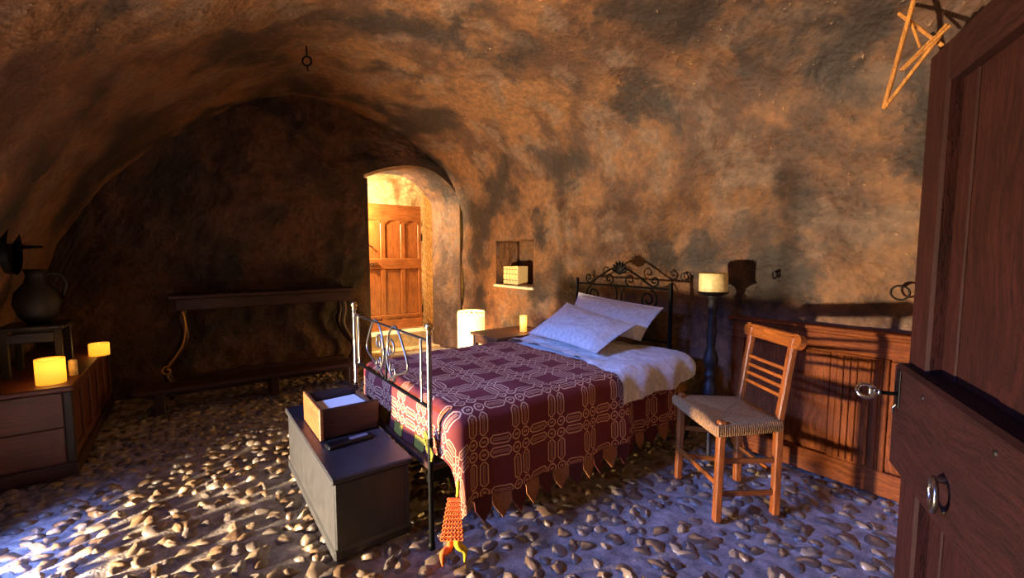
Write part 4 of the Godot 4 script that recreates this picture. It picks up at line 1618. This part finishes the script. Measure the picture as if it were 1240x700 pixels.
func right_side() -> void:
	# candle stand
	var at := Vector3(2.56, 0, -1.405)
	var t := thing("candle_stand", "tall black turned wooden candle stand by the wall", "candle stand", at)
	var s := begin()
	lathe(s, at, [Vector2(0, 0.20), Vector2(0.03, 0.20), Vector2(0.036, 0.24), Vector2(0.020, 0.27), Vector2(0.030, 0.31), Vector2(0.044, 0.38), Vector2(0.034, 0.43), Vector2(0.020, 0.455), Vector2(0.034, 0.475), Vector2(0.034, 0.49), Vector2(0.022, 0.505), Vector2(0.034, 0.535), Vector2(0.046, 0.575), Vector2(0.036, 0.615), Vector2(0.022, 0.65), Vector2(0.026, 0.70), Vector2(0.030, 0.76), Vector2(0.022, 0.80), Vector2(0.030, 0.82), Vector2(0.020, 0.845), Vector2(0.024, 0.885), Vector2(0.034, 0.91), Vector2(0.022, 0.93), Vector2(0.030, 0.955), Vector2(0.05, 0.97), Vector2(0, 0.9705)], 22)
	part("turned_column", s, M.black_wood_v, t)
	for k in 3:
		s = begin()
		var a := TAU * k / 3.0 + 0.5
		var d := Vector3(cos(a), 0, sin(a))
		tube(s, curve([at + d * 0.01 + Vector3(0, 0.25, 0), at + d * 0.07 + Vector3(0, 0.24, 0), at + d * 0.12 + Vector3(0, 0.12, 0), at + d * 0.16 + Vector3(0, 0.02, 0), at + d * 0.185 + Vector3(0, 0.014, 0)], 5), 0.013, 8)
		part("foot", s, M.black_wood_v, t)
	s = begin()
	lathe(s, at + Vector3(0, 0.971, 0), [Vector2(0, 0), Vector2(0.05, 0.0), Vector2(0.088, 0.018), Vector2(0.090, 0.024), Vector2(0.084, 0.024), Vector2(0.05, 0.010), Vector2(0, 0.008)], 28)
	part("drip_dish", s, M.old_iron, t)
	var c := thing("cream_candle", "thick unlit cream candle on the tall black stand", "candle", at + Vector3(0, 0.9955, 0))
	s = begin()
	lathe(s, c.position, [Vector2(0, 0), Vector2(0.079, 0.0), Vector2(0.081, 0.004), Vector2(0.081, 0.108), Vector2(0.076, 0.113), Vector2(0.060, 0.106), Vector2(0, 0.104)], 30)
	part("wax_body", s, M.wax, c)
	s = begin()
	tube(s, [c.position + Vector3(0, 0.104, 0), c.position + Vector3(0.003, 0.118, 0.002)], 0.0018, 5)
	part("wick", s, M.leather, c)

	# wall cupboard
	var k := thing("wall_cupboard", "low panelled wooden cupboard front set against the right wall", "cupboard", Vector3(2.79, 0, -0.85))
	var fx := 2.772
	var z0 := -0.36
	var z1 := -1.38
	s = begin()
	box(s, Vector3(fx + 0.016, 0.02, z1), Vector3(WX + 0.045, 0.81, z0), 0.003)
	part("carcass", s, M.cupboard_v, k)
	s = begin()
	box(s, Vector3(fx - 0.030, 0.812, z1 - 0.02), Vector3(WX + 0.045, 0.832, z0), 0.006)
	part("top_ledge", s, M.cupboard_h, k)
	s = begin()
	box(s, Vector3(fx - 0.014, 0.795, z1 - 0.01), Vector3(fx + 0.02, 0.812, z0), 0.005)
	part("moulding", s, M.cupboard_h, k)
	for y in [[0.0, 0.125], [0.70, 0.795]]:
		s = begin()
		box(s, Vector3(fx - 0.004 if y[0] > 0.1 else fx - 0.014, y[0], z1), Vector3(fx + 0.02, y[1], z0), 0.005)
		part("rail", s, M.cupboard_h, k)
	for z in [[z1, z1 + 0.07], [-0.845, -0.815], [-0.625, -0.60]]:
		s = begin()
		box(s, Vector3(fx - 0.004, 0.12, z[0]), Vector3(fx + 0.02, 0.70, z[1]), 0.004)
		part("stile", s, M.cupboard_v, k)
	# fluted pilaster
	s = begin()
	box(s, Vector3(fx - 0.008, 0.12, -0.815), Vector3(fx + 0.018, 0.70, -0.625), 0.003)
	var pil := part("pilaster", s, M.cupboard_v, k)
	for z in [-0.795, -0.765, -0.735, -0.690, -0.672, -0.645]:
		s = begin()
		box(s, Vector3(fx - 0.018, 0.135, z - 0.010), Vector3(fx - 0.006, 0.69, z + 0.010 if z != -0.672 else z + 0.004), 0.005)
		part("flute", s, M.cupboard_v, pil)
	for z in [[-1.31, -0.845], [-0.60, z0]]:
		s = begin()
		box(s, Vector3(fx + 0.004, 0.135, z[0] + 0.004), Vector3(fx + 0.022, 0.69, z[1] - 0.004), 0.012)
		part("panel", s, M.cupboard_v, k)

	# iron rings on the wall
	wall_ring("wall_ring", "large iron ring hanging from a wall staple above the cupboard", 1.035, -0.582, 0.035, true)
	wall_ring("wall_ring", "small oval iron staple in the wall above the chair", 1.10, -1.155, 0.022, false)
	wall_ring("wall_ring", "small iron ring in the wall between headboard and candle stand", 1.066, -1.735, 0.026, true)
	var h := thing("ceiling_hook", "small black iron ring hook hanging from the vault", "hook", Vector3(0.80, 2.70, -3.70))
	s = begin()
	tube(s, [Vector3(0.80, 2.80, -3.70), Vector3(0.80, 2.715, -3.70)], 0.006, 6)
	part("shank", s, M.iron, h)
	s = begin()
	tube(s, ring_points(Vector3(0.80, 2.685, -3.70), Vector3(0.8, 0, 0.6), Vector3.UP, 0.034, 18), 0.007, 6, false)
	part("ring", s, M.iron, h)
	s = begin()
	tube(s, [Vector3(0.80, 2.652, -3.70), Vector3(0.805, 2.61, -3.70)], [0.006, 0.004], 6)
	part("tail", s, M.iron, h)

	# wooden yarn winder on the wall, top right
	var w := thing("yarn_winder", "pale wooden winder of crossed sticks hanging high beside the door", "winder", Vector3(2.45, 2.1, -0.56))
	var W := func(y: float, z: float, x := 2.44) -> Vector3: return Vector3(x, 1.22 + (y - 1.22) * x / 2.70, z * x / 2.70)
	for q in [[W.call(1.912, -0.672), W.call(2.50, -0.564), 0.016], [W.call(1.912, -0.672), W.call(2.18, -0.49), 0.014], [W.call(2.335, -0.640, 2.465), W.call(2.13, -0.48, 2.465), 0.014],
			[W.call(2.30, -0.60, 2.455), W.call(2.15, -0.555, 2.455), 0.010], [W.call(2.072, -0.620, 2.455), W.call(2.22, -0.47, 2.455), 0.010], [W.call(2.070, -0.610, 2.43), W.call(2.21, -0.46, 2.43), 0.010]]:
		s = begin()
		bar(s, q[0], q[1], q[2], q[2], Vector3.LEFT, 0.003)
		part("stick", s, M.pale_wood, w)
	s = begin()
	tube(s, [Vector3(2.43, 2.10, -0.465), Vector3(2.68, 2.10, -0.465)], 0.006, 6)
	part("wall_peg", s, M.old_iron, w)

func wall_ring(called: String, label: String, y: float, z: float, r: float, full: bool) -> void:
	var o := thing(called, label, "ring", Vector3(WX - 0.02, y, z), "iron rings on the right wall")
	var s := begin()
	tube(s, [Vector3(WX + 0.03, y + r * 0.9, z), Vector3(WX - 0.045, y + r * 0.9, z)], 0.006, 8)
	part("staple", s, M.old_iron, o)
	s = begin()
	if full:
		tube(s, ring_points(Vector3(WX - 0.040, y, z), Vector3(0.15, 0, 1).normalized(), Vector3(-0.1, 1, 0).normalized(), r, 22), 0.0048, 7, false)
	else:
		tube(s, spiral(Vector3(WX - 0.035, y, z), Vector3(0.3, 0, 0.4), Vector3.UP, r, r, 0, TAU, 20), 0.005, 7, false)
	part("ring", s, M.old_iron, o)

# ---------------------------------------------------------------- entrance door, open beside the camera
func entrance() -> void:
	var d := struct("door_1", "dark red-brown plank entrance door standing open at the right", Vector3(0.605, 0.0, 0.157))
	d.rotation.y = deg_to_rad(26.5)
	var w := 0.86
	var top := 1.66
	var s: SurfaceTool
	var edges := [0.0, 0.21, 0.395, 0.53, 0.695, w - 0.02]
	for k in 5:
		s = begin()
		box(s, Vector3(edges[k] + 0.0006, 0.02, -0.012 + 0.003 * (k % 2)), Vector3(edges[k + 1] - 0.0006, top - 0.01, 0.022), 0.003)
		local_part("plank", s, M.entrance_v, d)
	for q in [[0.0, 0.10], [w - 0.105, w]]:
		s = begin()
		box(s, Vector3(q[0], 0.015, -0.038), Vector3(q[1], top, 0.024), 0.006)
		local_part("stile", s, M.entrance_v, d)
	for y in [[top - 0.085, top], [0.02, 0.20]]:
		s = begin()
		box(s, Vector3(0.10, y[0], -0.036), Vector3(w - 0.10, y[1], 0.0), 0.006)
		local_part("rail", s, M.entrance_h, d)
	s = begin()
	box(s, Vector3(0.0, 0.715, -0.062), Vector3(w + 0.002, 0.965, 0.0), 0.008)
	local_part("middle_rail", s, M.entrance_h, d, "broad plank rail carrying the ring handle")
	# ring handle
	var c := Vector3(w - 0.310, 0.788, -0.066)
	s = begin()
	tube(s, [c + Vector3(0, 0.029, 0.01), c + Vector3(0, 0.029, -0.016)], 0.006, 8)
	var hd := local_part("ring_staple", s, M.steel, d)
	s = begin()
	tube(s, ring_points(c + Vector3(0, 0, -0.012), Vector3(0.985, 0, 0.17), Vector3.UP, 0.029, 24), 0.0045, 8, false)
	local_part("ring", s, M.steel, hd, "polished iron ring")
	# keyhole plate
	s = begin()
	box(s, Vector3(w - 0.052, 0.865, -0.065), Vector3(w - 0.028, 0.955, -0.060), 0.002)
	local_part("keyhole_plate", s, M.iron, d)
	s = begin()
	tube(s, curve([Vector3(w - 0.04, 0.872, -0.065), Vector3(w - 0.036, 0.862, -0.07), Vector3(w - 0.044, 0.852, -0.07)], 4), 0.0025, 6)
	local_part("hook", s, M.steel, d)
	for y in [0.3, 1.4]:
		s = begin()
		tube(s, [Vector3(-0.012, y, 0.0), Vector3(-0.012, y + 0.12, 0.0)], 0.012, 8)
		local_part("hinge", s, M.old_iron, d)
	# nails on the rail
	for q in [[0.40, 0.93], [0.55, 0.76], [0.68, 0.93], [0.30, 0.75]]:
		s = begin()
		lathe(s, Vector3.ZERO, [Vector2(0.006, 0), Vector2(0.005, 0.002), Vector2(0, 0.0032)], 8)
		var nl := local_part("nail", s, M.old_iron, d)
		nl.transform = Transform3D(Basis(Vector3.RIGHT, -PI / 2), Vector3(q[0], q[1], -0.0618))
	# key in the lock
	var ky := thing("door_key", "big iron key with oval bow in the lock of the entrance door", "key", Vector3.ZERO)
	ky.transform = d.transform * Transform3D(Basis(), Vector3(w - 0.04, 0.897, -0.058))
	s = begin()
	tube(s, [Vector3(0, 0, 0.03), Vector3(0, 0, -0.048)], 0.0045, 10)
	local_part("shaft", s, M.iron, ky)
	s = begin()
	lathe(s, Vector3.ZERO, [Vector2(0.0045, -0.004), Vector2(0.008, -0.003), Vector2(0.008, 0.003), Vector2(0.0045, 0.004)], 12)
	var col := local_part("collar", s, M.steel, ky)
	col.transform = Transform3D(Basis(Vector3.RIGHT, PI / 2), Vector3(0, 0, -0.040))
	s = begin()
	var bow := []
	for i in 25:
		var a := TAU * i / 24.0
		bow.append(Vector3(sin(a) * 0.010, sin(a) * 0.013, -0.064 + cos(a) * 0.018))
	tube(s, bow, 0.0042, 8, false)
	local_part("bow", s, M.bright_steel, ky, "shiny steel bow")
	s = begin()
	box(s, Vector3(-0.006, -0.009, -0.060), Vector3(0.006, 0.009, -0.048), 0.004)
	local_part("bow_plate", s, M.bright_steel, ky)

# the lamp that stands low in the side doorway, outside the picture
func doorway_lamp() -> void:
	var at := LAMP_AT
	var o := thing("floor_spotlight", "small floor spotlight with a dark reflector standing in the side doorway", "lamp", Vector3(at.x, 0.0, at.z))
	var s := begin()
	lathe(s, o.position, [Vector2(0, 0), Vector2(0.07, 0), Vector2(0.065, 0.012), Vector2(0.012, 0.02), Vector2(0.010, at.y - 0.06), Vector2(0, at.y - 0.06)], 20)
	part("foot", s, M.old_iron, o)
	var aim := (Vector3(2.4, 0.75, -1.25) - at).normalized()
	var turn := Transform3D(Basis(Quaternion(Vector3.UP, aim)), at)
	s = begin()
	lathe(s, Vector3.ZERO, [Vector2(0, -0.075), Vector2(0.035, -0.07), Vector2(0.058, -0.045), Vector2(0.066, 0.0), Vector2(0.063, 0.0), Vector2(0.054, -0.042), Vector2(0.033, -0.064), Vector2(0, -0.066)], 24)
	var rf := local_part("reflector", s, M.old_iron, o)
	rf.transform = Transform3D(turn.basis.scaled(Vector3.ONE * 1.45), Vector3(0, at.y, 0))
	s = begin()
	lathe(s, Vector3.ZERO, [Vector2(0, -0.055), Vector2(0.022, -0.048), Vector2(0.034, -0.022), Vector2(0.024, -0.006), Vector2(0, -0.003)], 18)
	local_part("bulb", s, M.bulb, rf)
	var li := SpotLight3D.new()
	li.name = "spot_light"
	o.add_child(li)
	li.transform = Transform3D(Basis.looking_at(aim, Vector3.UP), Vector3(0, at.y, 0) + aim * 0.015)
	li.light_color = LAMP_COLOR
	li.light_energy = LAMP_ENERGY
	li.light_size = 0.07
	li.spot_angle = 58.0
	li.spot_angle_attenuation = 0.55
	li.spot_range = 16.0
	li.spot_attenuation = 2.0
	li.shadow_enabled = true
